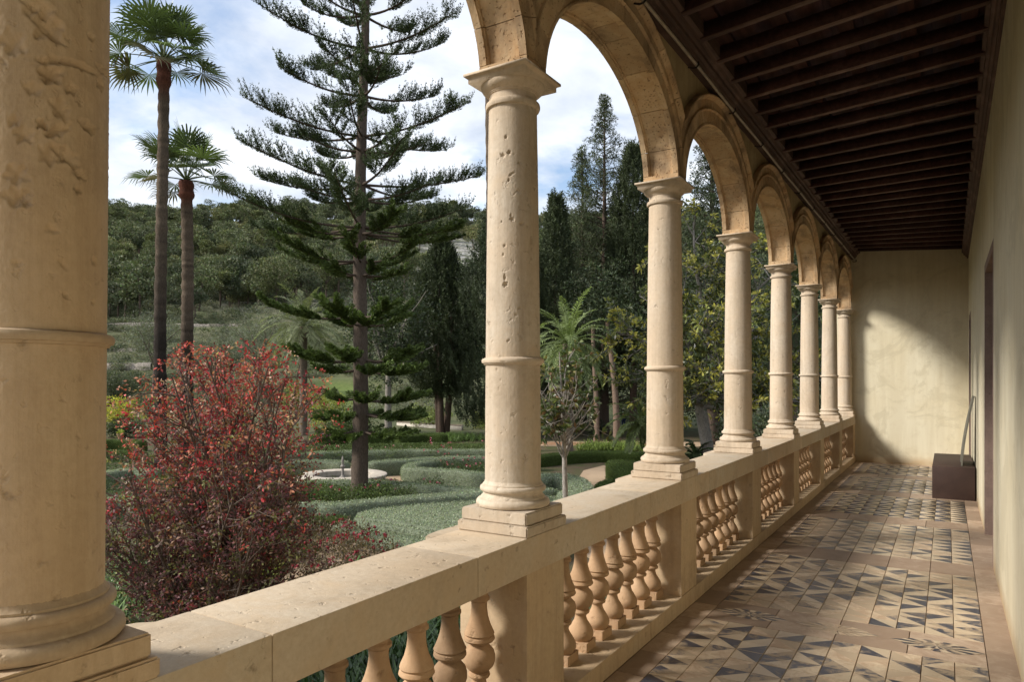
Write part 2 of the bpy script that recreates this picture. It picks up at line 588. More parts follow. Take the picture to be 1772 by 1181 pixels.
# ---- columns
PROF_BASE = [(0.0, .5865), (.090, .5865), (.0965, .5885), (.0995, .5935), (.0998, .5975), (.0985, .6025), (.0945, .6070), (.0880, .6090), (.0875, .6115), (.0865, .6130),
             (.0820, .6170), (.0798, .6220), (.0800, .6265), (.0835, .6272), (.0870, .6285), (.0890, .6320), (.0893, .6355), (.0880, .6395), (.0845, .6425),
             (.0812, .6430), (.0812, .6465), (.0775, .6500), (.0756, .6560)]
PROF_RING = [(.0740, .9640), (.0790, .9660), (.0800, .9690), (.0835, .9700), (.0848, .9740), (.0848, .9775), (.0830, .9810), (.0790, .9825), (.0740, .9850)]
PROF_CAP = [(.0650, 1.6490), (.0655, 1.6515), (.0720, 1.6530), (.0738, 1.6575), (.0740, 1.6620), (.0728, 1.6665), (.0680, 1.6690), (.0655, 1.6700), (.0642, 1.6735),
            (.0642, 1.6880), (.0668, 1.6890), (.0668, 1.6910), (.0688, 1.6918), (.0690, 1.6940), (.0715, 1.6955), (.0775, 1.6995), (.0830, 1.7050), (.0862, 1.7110), (.0868, 1.7165), (0.0, 1.7165)]

def shaft_r(z, r0=.0756, r1=.0650):
    t = np.clip((z - .655) / (1.65 - .655), 0, 1)
    return r0 + (r1 - r0) * (0.35 * t + 0.65 * t ** 2)

def cyl_hit(px, py, cx, cy_, r):
    """angle and height (in A) where the pixel's ray meets the column surface"""
    u = (px - CX) / FPX
    d = Fv + u * Rv
    dx, dy = d[0], d[1]
    a = dx * dx + dy * dy
    b = -2 * (dx * cx + dy * cy_)
    c = cx * cx + cy_ * cy_ - r * r
    q = b * b - 4 * a * c
    if q < 0:
        return None
    t = (-b - math.sqrt(q)) / (2 * a)
    z = 0.92 + (HY - py) / FPX * t
    return math.atan2(dy * t - cy_, dx * t - cx), z

def make_shaft(nz, nth, r0, r1, gouges, seed, rough=0.0004):
    g = np.random.default_rng(seed)
    z = np.linspace(.650, 1.652, nz)
    th = np.linspace(0, 2 * math.pi, nth, endpoint=False)
    R = np.repeat(shaft_r(z, r0, r1)[:, None], nth, 1)
    for (ga, gz, sx, sz, dp, rot) in gouges:
        da = (th[None, :] - ga + math.pi) % (2 * math.pi) - math.pi
        x = da * r0
        y = z[:, None] - gz
        xr = x * math.cos(rot) + y * math.sin(rot)
        yr = -x * math.sin(rot) + y * math.cos(rot)
        q = np.sqrt((xr / sx) ** 2 + (yr / sz) ** 2)
        q = q * (1 + 0.18 * np.sin(5 * np.arctan2(yr, xr) + ga * 7)) + .16 * np.sin(xr / sx * 5.3 + ga * 9) * np.sin(yr / sz * 4.7 + gz * 31) + .08 * np.sin(xr / sx * 13 + yr / sz * 11)
        R = R - dp * np.clip(1 - q, 0, 1) ** 0.7 * (1 - 0.3 * np.clip(yr / sz, -1, 1)) + dp * 0.10 * np.exp(-((q - 1.1) / 0.15) ** 2)
    R = R + g.normal(0, rough, R.shape)
    V = np.stack([R * np.cos(th), R * np.sin(th), np.repeat(z[:, None], nth, 1)], -1).reshape(-1, 3) * A
    i = np.arange(nz - 1)[:, None] * nth
    j = np.arange(nth)[None, :]
    k = (j + 1) % nth
    F = np.stack([i + j, i + k, i + nth + k, i + nth + j], -1).reshape(-1, 4)
    return V, F

def lath_mesh(name, prof, mat, n=72):
    V, F = lathe(prof, n)
    return make_mesh(name, V * A, F, [mat], None, True, None, 38)

def plinth_mesh(mat):
    bm = bmesh.new()
    for (h, z0, z1) in ((.1078, .5262, .5540), (.1000, .5540, .5865)):
        V, F = boxvf(-h * A, h * A, -h * A, h * A, z0 * A, z1 * A)
        vv = [bm.verts.new(v) for v in V]
        fs = [bm.faces.new([vv[i] for i in f]) for f in F]
        ed = list({e for f in fs for e in f.edges})
        bmesh.ops.bevel(bm, geom=ed, offset=0.006, segments=2, affect='EDGES')
    me = bpy.data.meshes.new('plinth')
    bm.to_mesh(me); bm.free()
    me.materials.append(mat)
    return me

def abacus_mesh(mat):
    mb = MB()
    hs = [(.0868, 1.7155), (.0868, 1.7275), (.0880, 1.7285), (.0905, 1.7305), (.0945, 1.7325), (.0963, 1.7330), (.0963, 1.7395)]
    V = []
    for h, z in hs:
        V += [(-h, -h, z), (h, -h, z), (h, h, z), (-h, h, z)]
    F = []
    for i in range(len(hs) - 1):
        for j in range(4):
            k = (j + 1) % 4
            F.append([4 * i + j, 4 * i + k, 4 * i + 4 + k, 4 * i + 4 + j])
    F.append([3, 2, 1, 0])
    t = 4 * (len(hs) - 1)
    F.append([t, t + 1, t + 2, t + 3])
    mb.add(np.array(V) * A, np.array(F))
    return mb.mesh('abacus', [mat])

me_pl, me_ba, me_ri, me_ca, me_ab = plinth_mesh(M_COL), lath_mesh('base', PROF_BASE, M_COL), lath_mesh('ring', PROF_RING, M_COL), lath_mesh('capital', PROF_CAP, M_COL), abacus_mesh(M_COL)

def gouge_list(k, cy_, r, pts):
    out = []
    for (px, py, sx, sz, dp, rot) in pts:
        h = cyl_hit(px, py, -1, cy_, r)
        if h:
            out.append((h[0], h[1], sx, sz, dp, rot))
    return out

def random_gouges(n, seed, zlo, zhi, s0, s1, d0, d1, ang=None):
    g = np.random.default_rng(seed)
    out = []
    for _ in range(n):
        a = g.uniform(-math.pi, math.pi) if ang is None else g.uniform(*ang)
        s = g.uniform(s0, s1)
        out.append((a, g.uniform(zlo, zhi), s * g.uniform(.6, 1.6), s * g.uniform(.5, 1.3), g.uniform(d0, d1), g.uniform(-1, 1)))
    return out

# gouges of the nearest column, read off its surface
g1 = gouge_list(1, COLY[0], .08, [
    (70, 40, .016, .020, .010, .3), (50, 8, .016, .012, .008, 0), (74, 125, .013, .011, .011, .5), (45, 150, .010, .008, .005, 0), (110, 150, .009, .007, .006, .6),
    (92, 185, .010, .014, .007, .4), (140, 215, .014, .007, .008, -.2), (62, 212, .007, .006, .011, 0), (85, 222, .018, .007, .008, .6), (105, 268, .020, .009, .009, -.6),
    (128, 300, .009, .006, .006, 0), (72, 265, .009, .014, .005, 0), (124, 325, .006, .005, .006, 0), (18, 300, .012, .012, .005, .3), (20, 340, .014, .012, .006, 0),
    (176, 330, .020, .020, .012, 0), (183, 170, .010, .020, .010, 0), (180, 275, .012, .012, .010, 0), (80, 395, .009, .005, .004, -.3), (152, 450, .005, .006, .004, 0),
    (85, 102, .030, .004, .007, .28), (130, 112, .034, .004, .007, .05), (165, 118, .02, .004, .008, 0), (10, 70, .012, .016, .006, 0), (160, 140, .008, .008, .005, 0),
    (30, 230, .010, .010, .005, 0), (150, 520, .004, .004, .004, 0), (20, 455, .006, .005, .003, 0)])
g1 += random_gouges(26, 5, 1.0, 1.60, .003, .007, .002, .005)
g2 = gouge_list(2, COLY[1], .074, [
    (868, 267, .010, .006, .007, -.3), (880, 262, .006, .006, .007, .4), (874, 235, .004, .006, .006, 0), (880, 310, .004, .004, .005, 0), (885, 300, .012, .003, .004, .5),
    (900, 280, .006, .004, .005, .3), (905, 386, .009, .004, .006, .3), (886, 378, .007, .006, .006, -.4), (884, 372, .004, .003, .006, 0), (867, 383, .004, .003, .004, 0),
    (922, 415, .005, .011, .008, -.3), (873, 480, .004, .010, .007, .1), (874, 492, .008, .007, .010, .4), (872, 425, .005, .004, .006, 0), (870, 440, .004, .004, .005, 0),
    (921, 447, .003, .003, .006, 0), (900, 533, .006, .003, .005, .6), (880, 590, .006, .003, .005, .4), (847, 560, .003, .004, .005, 0), (893, 545, .004, .003, .004, 0),
    (928, 325, .004, .004, .006, 0), (855, 345, .003, .003, .003, 0), (917, 560, .005, .002, .004, 0), (860, 640, .006, .005, .003, 0)])
g2 += random_gouges(30, 11, .70, 1.60, .002, .004, .0015, .004)

COL_LABEL = ['huge weathered stone column at the left edge, upper shaft deeply pitted',
             'pitted pale stone column, second from the left edge, beside the small magnolia',
             'pale stone column standing between small magnolia and yellow leaved tree',
             'pale stone column to the right of the forked grey trunk',
             'fifth stone column from the left, with a brown stain under its capital',
             'orange tinted stone column, third from the far end wall',
             'slim looking stone column, second from the far end wall',
             'last stone column touching the far plastered end wall']
for i, yc in enumerate(COLY):
    root = empty('stone_column', (-A, yc * A, 0))
    tag(root, COL_LABEL[i], 'column', 'columns of the gallery arcade', 'thing')
    if i == 0:
        V, F = make_shaft(420, 300, .0805, .0830, g1, 1, .00018)
    elif i == 1:
        V, F = make_shaft(360, 220, .0756, .0650, g2, 2, .00012)
    else:
        V, F = make_shaft(120, 72, .0756, .0650, random_gouges(8 if i < 4 else 3, 20 + i, .7, 1.6, .003, .005, .002, .004), i, .0001)
    mt = M_COL1 if i == 0 else M_COL
    link('shaft', make_mesh('shaft', V, F, [mt], None, True), root)
    if i == 0:
        link('plinth', plinth_mesh(mt), root)
        k = 1.06
        link('base', lath_mesh('base', [(r * k, z) for r, z in PROF_BASE], mt, 120), root)
        link('ring', lath_mesh('ring', [(r * 1.07 if r > .075 else r, z) for r, z in PROF_RING], mt, 120), root)
        cp_ = link('capital', lath_mesh('capital', [(r * 1.25 if r < .08 else r, z) for r, z in PROF_CAP], mt), root)
        link('abacus', abacus_mesh(mt), cp_)
        root.rotation_euler = (math.radians(-0.35), 0, 0)
    else:
        for nm, me in (('plinth', me_pl), ('base', me_ba), ('ring', me_ri)):
            link(nm, me, root)
        link('abacus', me_ab, link('capital', me_ca, root))

# ---- balustrade
bal = empty('balustrade', (-A, 3 * A, 0))
tag(bal, 'long stone balustrade with turned balusters under the arcade columns', 'balustrade', None, 'thing')
def local(o):
    o.matrix_parent_inverse = Matrix.Translation(-Vector(bal.location))
    return o
ysl = [YBEG]
for i in range(8):
    ysl += [COLY[i] - (.55 if i == 1 else .12 if i % 2 else .16), COLY[i] + .30]
ysl = [YBEG, -.30, .735, 1.30, 2.38, 3.10, 4.30, 5.45, 6.55, 7.62, YEND]
for j in range(len(ysl) - 1):
    local(box('coping_slab', XOUT * A, XIN * A, ysl[j] * A + .0008, ysl[j + 1] * A - .0008, .434 * A, .526 * A, M_RAIL, bal, 0.007))
    local(box('base_rail', (XOUT) * A, (XIN) * A, ysl[j] * A + .0008, ysl[j + 1] * A - .0008, .001, .065 * A, M_PED, bal, 0.006))
ped_me = box_mesh('pedestal', -.1035 * A, .1035 * A, -.1000 * A, .1000 * A, .0648 * A, .4342 * A, M_PED, 0.005)
for yc in COLY:
    local(link('pedestal', ped_me, bal, (-A, yc * A, 0)))
# projecting outer ledge under each column, rounded ends
def ledge_mesh():
    prof = [(-.235, 0), (-.215, -.022), (-.19, -.034), (-.15, -.040), (.15, -.040), (.19, -.034), (.215, -.022), (.235, 0)]
    V = [(x_, y_, z_) for z_ in (.490, .5245) for (y_, x_) in prof]
    n = len(prof)
    F = [list(range(n)), list(range(2 * n - 1, n - 1, -1))] + [[i, n + i, n + (i + 1) % n, (i + 1) % n] for i in range(n)]
    me = make_mesh('outer_ledge', np.array(V) * A, F, [M_RAIL])
    return me
led = ledge_mesh()
for yc in COLY[:-1]:
    local(link('outer_ledge', led, bal, (XOUT * A, yc * A, 0)))

R_B = .0405
BP = [(0.0, .78), (.03, .82), (.045, .80), (.06, .62), (.10, .60), (.115, .68), (.135, .69), (.15, .56), (.20, .55), (.26, .60), (.32, .72), (.37, .86), (.395, .93), (.41, .86),
      (.42, .93), (.440, .95), (.455, .88), (.465, .66), (.48, .62), (.50, .72), (.53, .90), (.57, 1.0), (.61, 1.0), (.65, .88), (.68, .68), (.695, .56), (.705, .68),
      (.72, .72), (.735, .68), (.745, .52), (.77, .50), (.81, .58), (.85, .74), (.89, .90), (.925, .98), (.955, .97), (.98, .86), (1.0, .80)]
def baluster_mesh(seed):
    g = np.random.default_rng(seed)
    zt, zb = .4160, .0940
    k = 1 + g.uniform(-.03, .03)
    prof = [(R_B * min(1.0, .80 + (r - .80) * 1.22) * k * (1 + g.uniform(-.015, .015)), zt + (zb - zt) * t) for t, r in BP][::-1]
    V, F = lathe(prof, 28)
    n0 = len(V)
    mb = MB()
    mb.add(V * A, F)
    for (h, z0, z1) in ((.0365, .0652, .0945), (.0330, .4155, .4338)):
        bv, bf = boxvf(-h, h, -h, h, z0, z1)
        mb.add(bv * A, bf)
    return mb.mesh('baluster', [M_BAL], True, 35)
bmeshes = [baluster_mesh(s) for s in range(5)]
edges = [-1.0] + COLY
nb = 0
for j in range(1, 8):
    y0, y1 = COLY[j - 1] + .100, COLY[j] - .100
    for k in range(8):
        y = y0 + (y1 - y0) * (k + .5) / 8
        local(link('baluster', bmeshes[nb % 5], bal, (-A, y * A, 0), (nb * 37 % 7 - 3) * .012))
        nb += 1

# ---- arcade: arches of voussoirs, spandrels
arc = empty('arcade_wall', (-A, 3 * A, 1.74 * A))
tag(arc, 'row of round headed stone arches with moulded faces above the columns', 'arcade', None, 'thing')
def larc(o):
    o.matrix_parent_inverse = Matrix.Translation(-Vector(arc.location))
    return o
ZS = 1.7397
HALF = SP / 2
def arch_curve(t, a, b):
    return a * math.cos(t), b * math.sin(t)
# closed section: (w from intrados 0 to extrados 1, x across the wall) gallery side is +x
TK = .074
SEC_F = [(1.0, .050), (1.0, .086), (.97, .091), (.93, .091), (.89, .084), (.86, .076), (.845, .0705), (.56, .0705), (.54, .078), (.50, .079), (.475, .074), (.46, .070), (.07, .070), (.05, .0735), (0.0, TK)]
SEC_S = [(0.0, .052), (.05, .0505), (.06, .047), (.11, .0455), (.115, .040)]
def section(recess):
    s = list(SEC_F)
    if recess:
        s += SEC_S + [(w, -x) for w, x in SEC_S[::-1]]
    else:
        s += [(0.0, .052), (0.0, .0505), (0.0, .047), (0.0, .0455), (0.0, .040), (0.0, -.040), (0.0, -.0455), (0.0, -.047), (0.0, -.0505), (0.0, -.052)]
    s += [(w, -x) for w, x in SEC_F[::-1]]
    return s
def voussoir_mesh(t0, t1, n, ai, recess, seed):
    sec = section(recess)
    ns = len(sec)
    V = []
    for t in np.linspace(t0, t1, n + 1):
        yi, zi = arch_curve(t, ai, .392)
        yo, zo = arch_curve(t, ai + .135, .392 + .133)
        lim_ = HALF - .0006
        wc = 1.0 if abs(yo) <= lim_ else max(0.0, (lim_ - abs(yi)) / (abs(yo) - abs(yi)))
        xc = float(np.interp(wc, [a_ for a_, _ in SEC_F[::-1]], [b_ for _, b_ in SEC_F[::-1]]))
        for w, x in sec:
            if w > wc:
                x = math.copysign(min(xc, TK), x)
            y = yi + (yo - yi) * w
            z = zi + (zo - zi) * w
            y = max(-HALF + .0006, min(HALF - .0006, y))
            V.append((x, y, z))
    F = []
    for i in range(n):
        for j in range(ns):
            k = (j + 1) % ns
            F.append([i * ns + j, i * ns + k, (i + 1) * ns + k, (i + 1) * ns + j])
    F.append(list(range(ns)))
    F.append(list(range((n + 1) * ns - 1, n * ns - 1, -1)))
    me = make_mesh('voussoir', np.array(V) * A, F, [M_ARCH])
    bm = bmesh.new(); bm.from_mesh(me)
    bmesh.ops.recalc_face_normals(bm, faces=bm.faces)
    bm.to_mesh(me); bm.free()
    me.polygons.foreach_set('use_smooth', np.ones(len(me.polygons), bool))
    me.set_sharp_from_angle(angle=math.radians(30))
    return me
AI = HALF - .051
tb = [0.0, .05, .20, .43, .66, .88, 1.0, 1.12, 1.34, 1.57, 1.80, 1.95, 2.0]
tb = [t / 2 * math.pi for t in tb]
gap = .0022
vm = [voussoir_mesh(tb[i] + gap, tb[i + 1] - gap, max(2, int((tb[i + 1] - tb[i]) / .07)), AI, 0 < i < len(tb) - 2, i) for i in range(len(tb) - 1) if True]
centres = [COLY[i] + (COLY[i + 1] - COLY[i]) / 2 for i in range(7)]
centres[0] = COLY[1] - HALF
for c in [centres[0] - SP] + centres:
    for me in vm:
        larc(link('voussoir', me, arc, (-A, c * A, ZS * A)))
# spandrel wall between the archivolts and the cornice
ZTOP = 1.62 + .92
def spandrel():
    mb = MB()
    ys, zs = [], []
    for c in [centres[0] - SP] + centres:
        for t in np.linspace(math.pi, 0, 41)[:-1]:
            y, z = arch_curve(t, AI + .125, .392 + .123)
            if abs(y) <= HALF:
                ys.append(c + y); zs.append(ZS + z)
    ys.append(YEND); zs.append(ZS + .1)
    ys = np.array(ys); zs = np.array(zs)
    n = len(ys)
    for x in (.062, -.062):
        V = np.concatenate([np.stack([np.full(n, -1 + x), ys, zs], 1), np.stack([np.full(n, -1 + x), ys, np.full(n, ZTOP)], 1)])
        i = np.arange(n - 1)
        F = np.stack([i, i + 1, n + i + 1, n + i], 1)
        mb.add(V * A, F if x < 0 else F[:, ::-1])
    return larc(mb.build('spandrel', M_SPAN, arc))
spandrel()

# ---- end wall, house wall with doors, building body
ew = box('end_wall', -1.12 * A, (XW + .6) * A, YEND * A, (YEND + .25) * A, -.2, 2.9 * A, M_WALL)
tag(ew, 'ochre plastered end wall closing the far end of the gallery', 'wall')
hw = empty('house_wall', (XW * A, 4 * A, 0))
tag(hw, 'ochre plastered house wall with door openings along the right of the gallery', 'wall')
def lhw(o):
    o.matrix_parent_inverse = Matrix.Translation(-Vector(hw.location))
    return o
D1, D2 = (4.18, 5.135), (8.02, 8.66)
DT1, DT2 = 1.625, 1.60
segs_ = [(YBEG, D1[0], -.1, 2.9), (D1[1], D2[0], -.1, 2.9), (D2[1], YEND + .1, -.1, 2.9), (D1[0], D1[1], DT1, 2.9), (D2[0], D2[1], DT2, 2.9)]
for (y0, y1, z0, z1) in segs_:
    lhw(box('plaster_wall', XW * A, (XW + .32) * A, y0 * A, y1 * A, z0 * A, z1 * A, M_WALL, hw, 0.004))
for (y0, y1), zt in ((D1, DT1), (D2, DT2)):
    w = .050
    for (a0, a1, b0, b1) in ((y0 - .001, y0 + w, -.01, zt - w), (y1 - w, y1 + .001, -.01, zt - w), (y0 - .001, y1 + .001, zt - w, zt + .001)):
        lhw(box('door_frame', (XW - .0012) * A, (XW + .19) * A, a0 * A, a1 * A, b0 * A, b1 * A, M_FRAME, hw, 0.004))
    dr_ = lhw(box('door', (XW + .17) * A, (XW + .20) * A, (y0 + w) * A, (y1 - w) * A, .002, (zt - w) * A, M_DOOR, hw, 0.003))
    ym = (y0 + y1) / 2
    for k in range(2):
        ya, yb = (y0 + w + .05, ym - .03) if k == 0 else (ym + .03, y1 - w - .05)
        for (za, zb) in ((.12, .62), (.72, 1.48)):
            box('door_panel', (XW + .163) * A, (XW + .1705) * A, ya * A, yb * A, za * A, zb * A, M_DOOR, dr_, 0.004)
body = box('house_body', -1.10 * A, (XW + 4) * A, YBEG * A - 3, (YEND + 4) * A, GZ - .3, -.12, M_BODY)
tag(body, 'plastered lower storey carrying the gallery above the garden', 'building')

# ---- floor
fl = box('gallery_floor', -1.1 * A, (XW + .2) * A, YBEG * A, YEND * A, -.119, -.010, M_GROUT)
tag(fl, kind='structure')
def tile_mesh(name, w, l, tri, gap_, th=.012):
    """tile centred on its own origin; tri 0..3: which corner is blue, None: plain"""
    x, y = w / 2 - gap_, l / 2 - gap_
    b = .0015
    V = [(-x, -y, -th), (x, -y, -th), (x, y, -th), (-x, y, -th), (-x + b, -y + b, 0), (x - b, -y + b, 0), (x - b, y - b, 0), (-x + b, y - b, 0)]
    V = np.array(V)
    sides = [[0, 1, 5, 4], [1, 2, 6, 5], [2, 3, 7, 6], [3, 0, 4, 7]]
    if tri is None:
        return make_mesh(name, V, sides + [[4, 5, 6, 7]], [M_TERRA])
    if tri >= 4:      # pennant: base on one side, point in the middle of the other
        V = np.concatenate([V, [((V[4] + V[7]) / 2 if tri == 4 else (V[5] + V[6]) / 2)]])
        if tri == 4:
            F = sides + [[8, 5, 6], [4, 5, 8], [8, 6, 7]]
        else:
            F = sides + [[4, 8, 7], [4, 5, 8], [7, 8, 6]]
        return make_mesh(name, V, F, [M_CREAM, M_BLUE], [0] * 4 + [1, 0, 0])
    q = [4, 5, 6, 7]
    q = q[tri:] + q[:tri]
    F = sides + [[q[0], q[1], q[2]], [q[0], q[2], q[3]]]
    return make_mesh(name, V, F, [M_CREAM, M_BLUE], [0] * 4 + [1, 0])
PX0, PX1, NXT, NYT = -.800, .112, 10, 11
PW, PL = (PX1 - PX0) / NXT, .967 / NYT
tmesh = {t: tile_mesh('patterned_tile', PW * A, PL * A, t, .0013) for t in range(6)}
def pattern(k, i, j):
    ci, cj = i - 4.5, j - 5
    q = k % 4
    if i in (0, 9):
        return 5 if i == 0 else 4
    if q == 0:
        return ((0 if ci < 0 else 3) + (j % 2) * 2) % 4 if (i + j) % 3 else (1 if ci < 0 else 2)
    if q == 1:
        if i > 6:
            return [4, 2, 1][(i + j) % 3]
        return [0, 5, 3, 1][(abs(i - 4) + j) % 4]
    if q == 2:
        return [0, 1][(i + j) % 2] if i < 3 else [4, 2, 4, 1][(i + 2 * j) % 4]
    return (1 if i % 2 else 0) if j % 2 else (2 if i % 2 else 3)
PSTART = 1.757
stuff_tiles = MB()
prs = np.random.default_rng(3)
for k in range(-1, 6):
    y0 = PSTART + 1.2185 * k
    for j in range(NYT):
        for i in range(NXT):
            x = PX0 + PW * (i + .5)
            y = y0 + PL * (j + .5)
            if y + PL / 2 > YEND - .02:
                continue
            t = pattern(k, i, j)
            z = prs.uniform(-.0008, .0008)
            if (k == 0 and j >= 4) or k in (1, 2):
                link('patterned_tile', tmesh[t], fl, (x * A, y * A, z))
            else:
                me = tmesh[t]
                V = np.empty(len(me.vertices) * 3); me.vertices.foreach_get('co', V)
                V = V.reshape(-1, 3) + np.array([x * A, y * A, z])
                n0 = stuff_tiles.n
                stuff_tiles.add(V, [np.array([list(p.vertices) for p in list(me.polygons)[:4]])])
                for p in list(me.polygons)[4:]:
                    stuff_tiles.F.append(np.array([list(p.vertices)]) + n0); stuff_tiles.M.append(np.array([p.material_index]))
tag(stuff_tiles.build('patterned_tile_field', [M_CREAM, M_BLUE], fl), kind='stuff')
# terracotta borders and cross bands
cache = {}
def terra(x0, x1, y0, y1):
    key = (round(x1 - x0, 4), round(y1 - y0, 4))
    if key not in cache:
        cache[key] = tile_mesh('terracotta_tile', key[0] * A, key[1] * A, None, .0014)
    link('terracotta_tile', cache[key], fl, ((x0 + x1) / 2 * A, (y0 + y1) / 2 * A, prs.uniform(-.0006, .0006)))
yy = -1.0
while yy < YEND - .01:
    l = min(.205, YEND - yy)
    if yy > .8:
        terra(PX1, XW + (.19 if D1[0] - .15 < yy < D1[1] else .002), yy, yy + l)
        terra(XIN, PX0, yy, yy + l)
    yy += .205
for k in range(0, 7):
    ya = PSTART + 1.2185 * (k - 1) + .967
    yb = min(PSTART + 1.2185 * k, YEND)
    nx = 4 if k % 2 else 5
    for i in range(nx):
        w = (PX1 - PX0) / nx
        terra(PX0 + w * i, PX0 + w * (i + 1), ya, yb)
    if k in (1,):      # three inlaid ovals of small chips
        for oi, xo in enumerate((-.66, -.35, -.03)):
            mbv = MB()
            n = 22
            th = np.linspace(0, 2 * math.pi, n, endpoint=False)
            rx, ry = .118, .058
            for rr, (r0_, r1_, lo) in enumerate(((0.0, .45, 0), (.50, .97, 1))):
                for q in range(0, n):
                    a0, a1 = th[q] + .03, th[q] + 2 * math.pi / n - .03
                    pts = [(r0_, a0), (r1_, a0), (r1_, a1), (r0_, a1)]
                    V = [(xo + rx * r * math.cos(a) * (1.25 if abs(math.cos(a)) > .97 else 1), (ya + yb) / 2 + ry * r * math.sin(a), .0018 / A) for r, a in pts]
                    mbv.add(np.array(V) * A, np.array([[0, 1, 2, 3]]), m=1 if (q + rr) % 2 else 0)
            mbv.build('oval_inlay', [M_CREAM, M_BLUE], fl)

# ---- ceiling
ceil = empty('gallery_ceiling', (-.4 * A, 4 * A, 2.4 * A))
tag(ceil, kind='structure')
def lce(o):
    o.matrix_parent_inverse = Matrix.Translation(-Vector(ceil.location))
    return o
def zl(y): return .92 + 1.345 + .0100 * (y - 3.17)
def zr(y): return .92 + 1.535 - .0230 * (y - 3.5)
def sweep_y(name, prof, zf, y0, y1, mat, n=2):
    """prof: closed list of (x, z offset) swept along y at height zf(y)"""
    mb = MB()
    V = []
    for y in np.linspace(y0, y1, n):
        V += [(x, y, zf(y) + z) for x, z in prof]
    m_ = len(prof)
    F = []
    for i in range(n - 1):
        for j in range(m_):
            k = (j + 1) % m_
            F.append([i * m_ + j, i * m_ + k, (i + 1) * m_ + k, (i + 1) * m_ + j])
    F += [list(range(m_)), list(range(n * m_ - 1, (n - 1) * m_ - 1, -1))]
    me = make_mesh(name, np.array(V) * A, F, [mat])
    bm = bmesh.new(); bm.from_mesh(me)
    bmesh.ops.recalc_face_normals(bm, faces=bm.faces)
    bm.to_mesh(me); bm.free()
    return lce(link(name, me, ceil))
xl = -.928
sweep_y('cornice', [(xl - .02, 0), (xl + .020, 0), (xl + .022, .014), (xl + .030, .017), (xl + .036, .030), (xl + .046, .036), (xl + .047, .052), (xl + .058, .055), (xl + .066, .068),
                    (xl + .082, .074), (xl + .083, .150), (xl - .02, .150)], zl, YBEG, YEND, M_CORN)
xr = XW
sweep_y('cornice', [(xr + .01, 0), (xr - .014, 0), (xr - .016, .016), (xr - .026, .022), (xr - .032, .036), (xr - .044, .040), (xr - .046, .058), (xr - .060, .066), (xr - .061, .13), (xr + .01, .13)],
        lambda y: zr(y) - .09, YBEG, YEND, M_CORN)
yj = 2.63 - .2435 * 9
jn = 0
while yj < YEND - .03:
    w, h = .0175, .060
    za, zb = zl(yj) + .062, zr(yj) - .03
    xa, xb = xl + .03, xr + .005
    V = np.array([(x, yj + s * w, z + dz) for (x, z) in ((xa, za), (xb, zb)) for dz in (0, h) for s in (-1, 1)])
    F = np.array([[0, 1, 3, 2], [4, 6, 7, 5], [0, 4, 5, 1], [2, 3, 7, 6], [0, 2, 6, 4], [1, 5, 7, 3]])
    lce(link('joist', make_mesh('joist', V * A, F, [M_BOARD, M_JOIST_LIT], [0, 0, 1, 0, 0, 0]), ceil))  # light and shade painted by face: underside lighter as bounce, the rest dark
    jn += 1
    yj += .2435
# battens along the gallery over the joists, then boards
for i in range(5):
    f = (i + .5) / 5
    x = xl + (xr - xl) * f
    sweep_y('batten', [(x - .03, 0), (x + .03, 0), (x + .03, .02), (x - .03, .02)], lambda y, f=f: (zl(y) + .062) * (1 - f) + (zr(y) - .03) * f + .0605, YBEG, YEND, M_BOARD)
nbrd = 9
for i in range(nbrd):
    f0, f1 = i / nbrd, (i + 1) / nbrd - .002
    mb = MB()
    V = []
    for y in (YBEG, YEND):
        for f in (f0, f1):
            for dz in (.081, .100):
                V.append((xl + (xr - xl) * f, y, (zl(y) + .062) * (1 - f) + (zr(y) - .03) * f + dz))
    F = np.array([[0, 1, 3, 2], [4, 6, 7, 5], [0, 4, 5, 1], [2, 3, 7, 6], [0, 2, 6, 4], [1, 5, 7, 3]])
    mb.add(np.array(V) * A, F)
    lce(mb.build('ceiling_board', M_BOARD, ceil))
rf = box('gallery_roof', -1.22 * A, (XW + 4) * A, (YBEG - .3) * A, (YEND + 4) * A, 2.66 * A, 2.74 * A, M_CORN)
tag(rf, kind='structure')

# awning rod with iron hooks
rod = empty('curtain_rod', ((xl + .030) * A, 3 * A, 2.25 * A))
tag(rod, 'thin pale curtain rod on iron hooks running under the wooden cornice', 'rod')
mb = MB()
ys = np.linspace(YBEG, YEND - .02, 40)
P = np.stack([np.full(40, xl + .034) + .0015 * np.sin(ys * 5), ys, [zl(y) - .012 for y in ys]], 1) * A
tubes(mb, path_segs(P, .0065 * A), 8)
o = mb.build('rod', M_ROD, rod, True)
o.matrix_parent_inverse = Matrix.Translation(-Vector(rod.location))
for y in np.arange(1.1, YEND, SP / 2):
    mb = MB()
    z = zl(y) - .012
    P = np.array([(xl - .0, y, z - .004), (xl + .02, y, z - .012), (xl + .036, y, z - .012), (xl + .046, y, z - .002), (xl + .044, y, z + .008)]) * A
    tubes(mb, path_segs(P, .0035 * A), 6)
    o = mb.build('hook', M_IRON, rod)
    o.matrix_parent_inverse = Matrix.Translation(-Vector(rod.location))

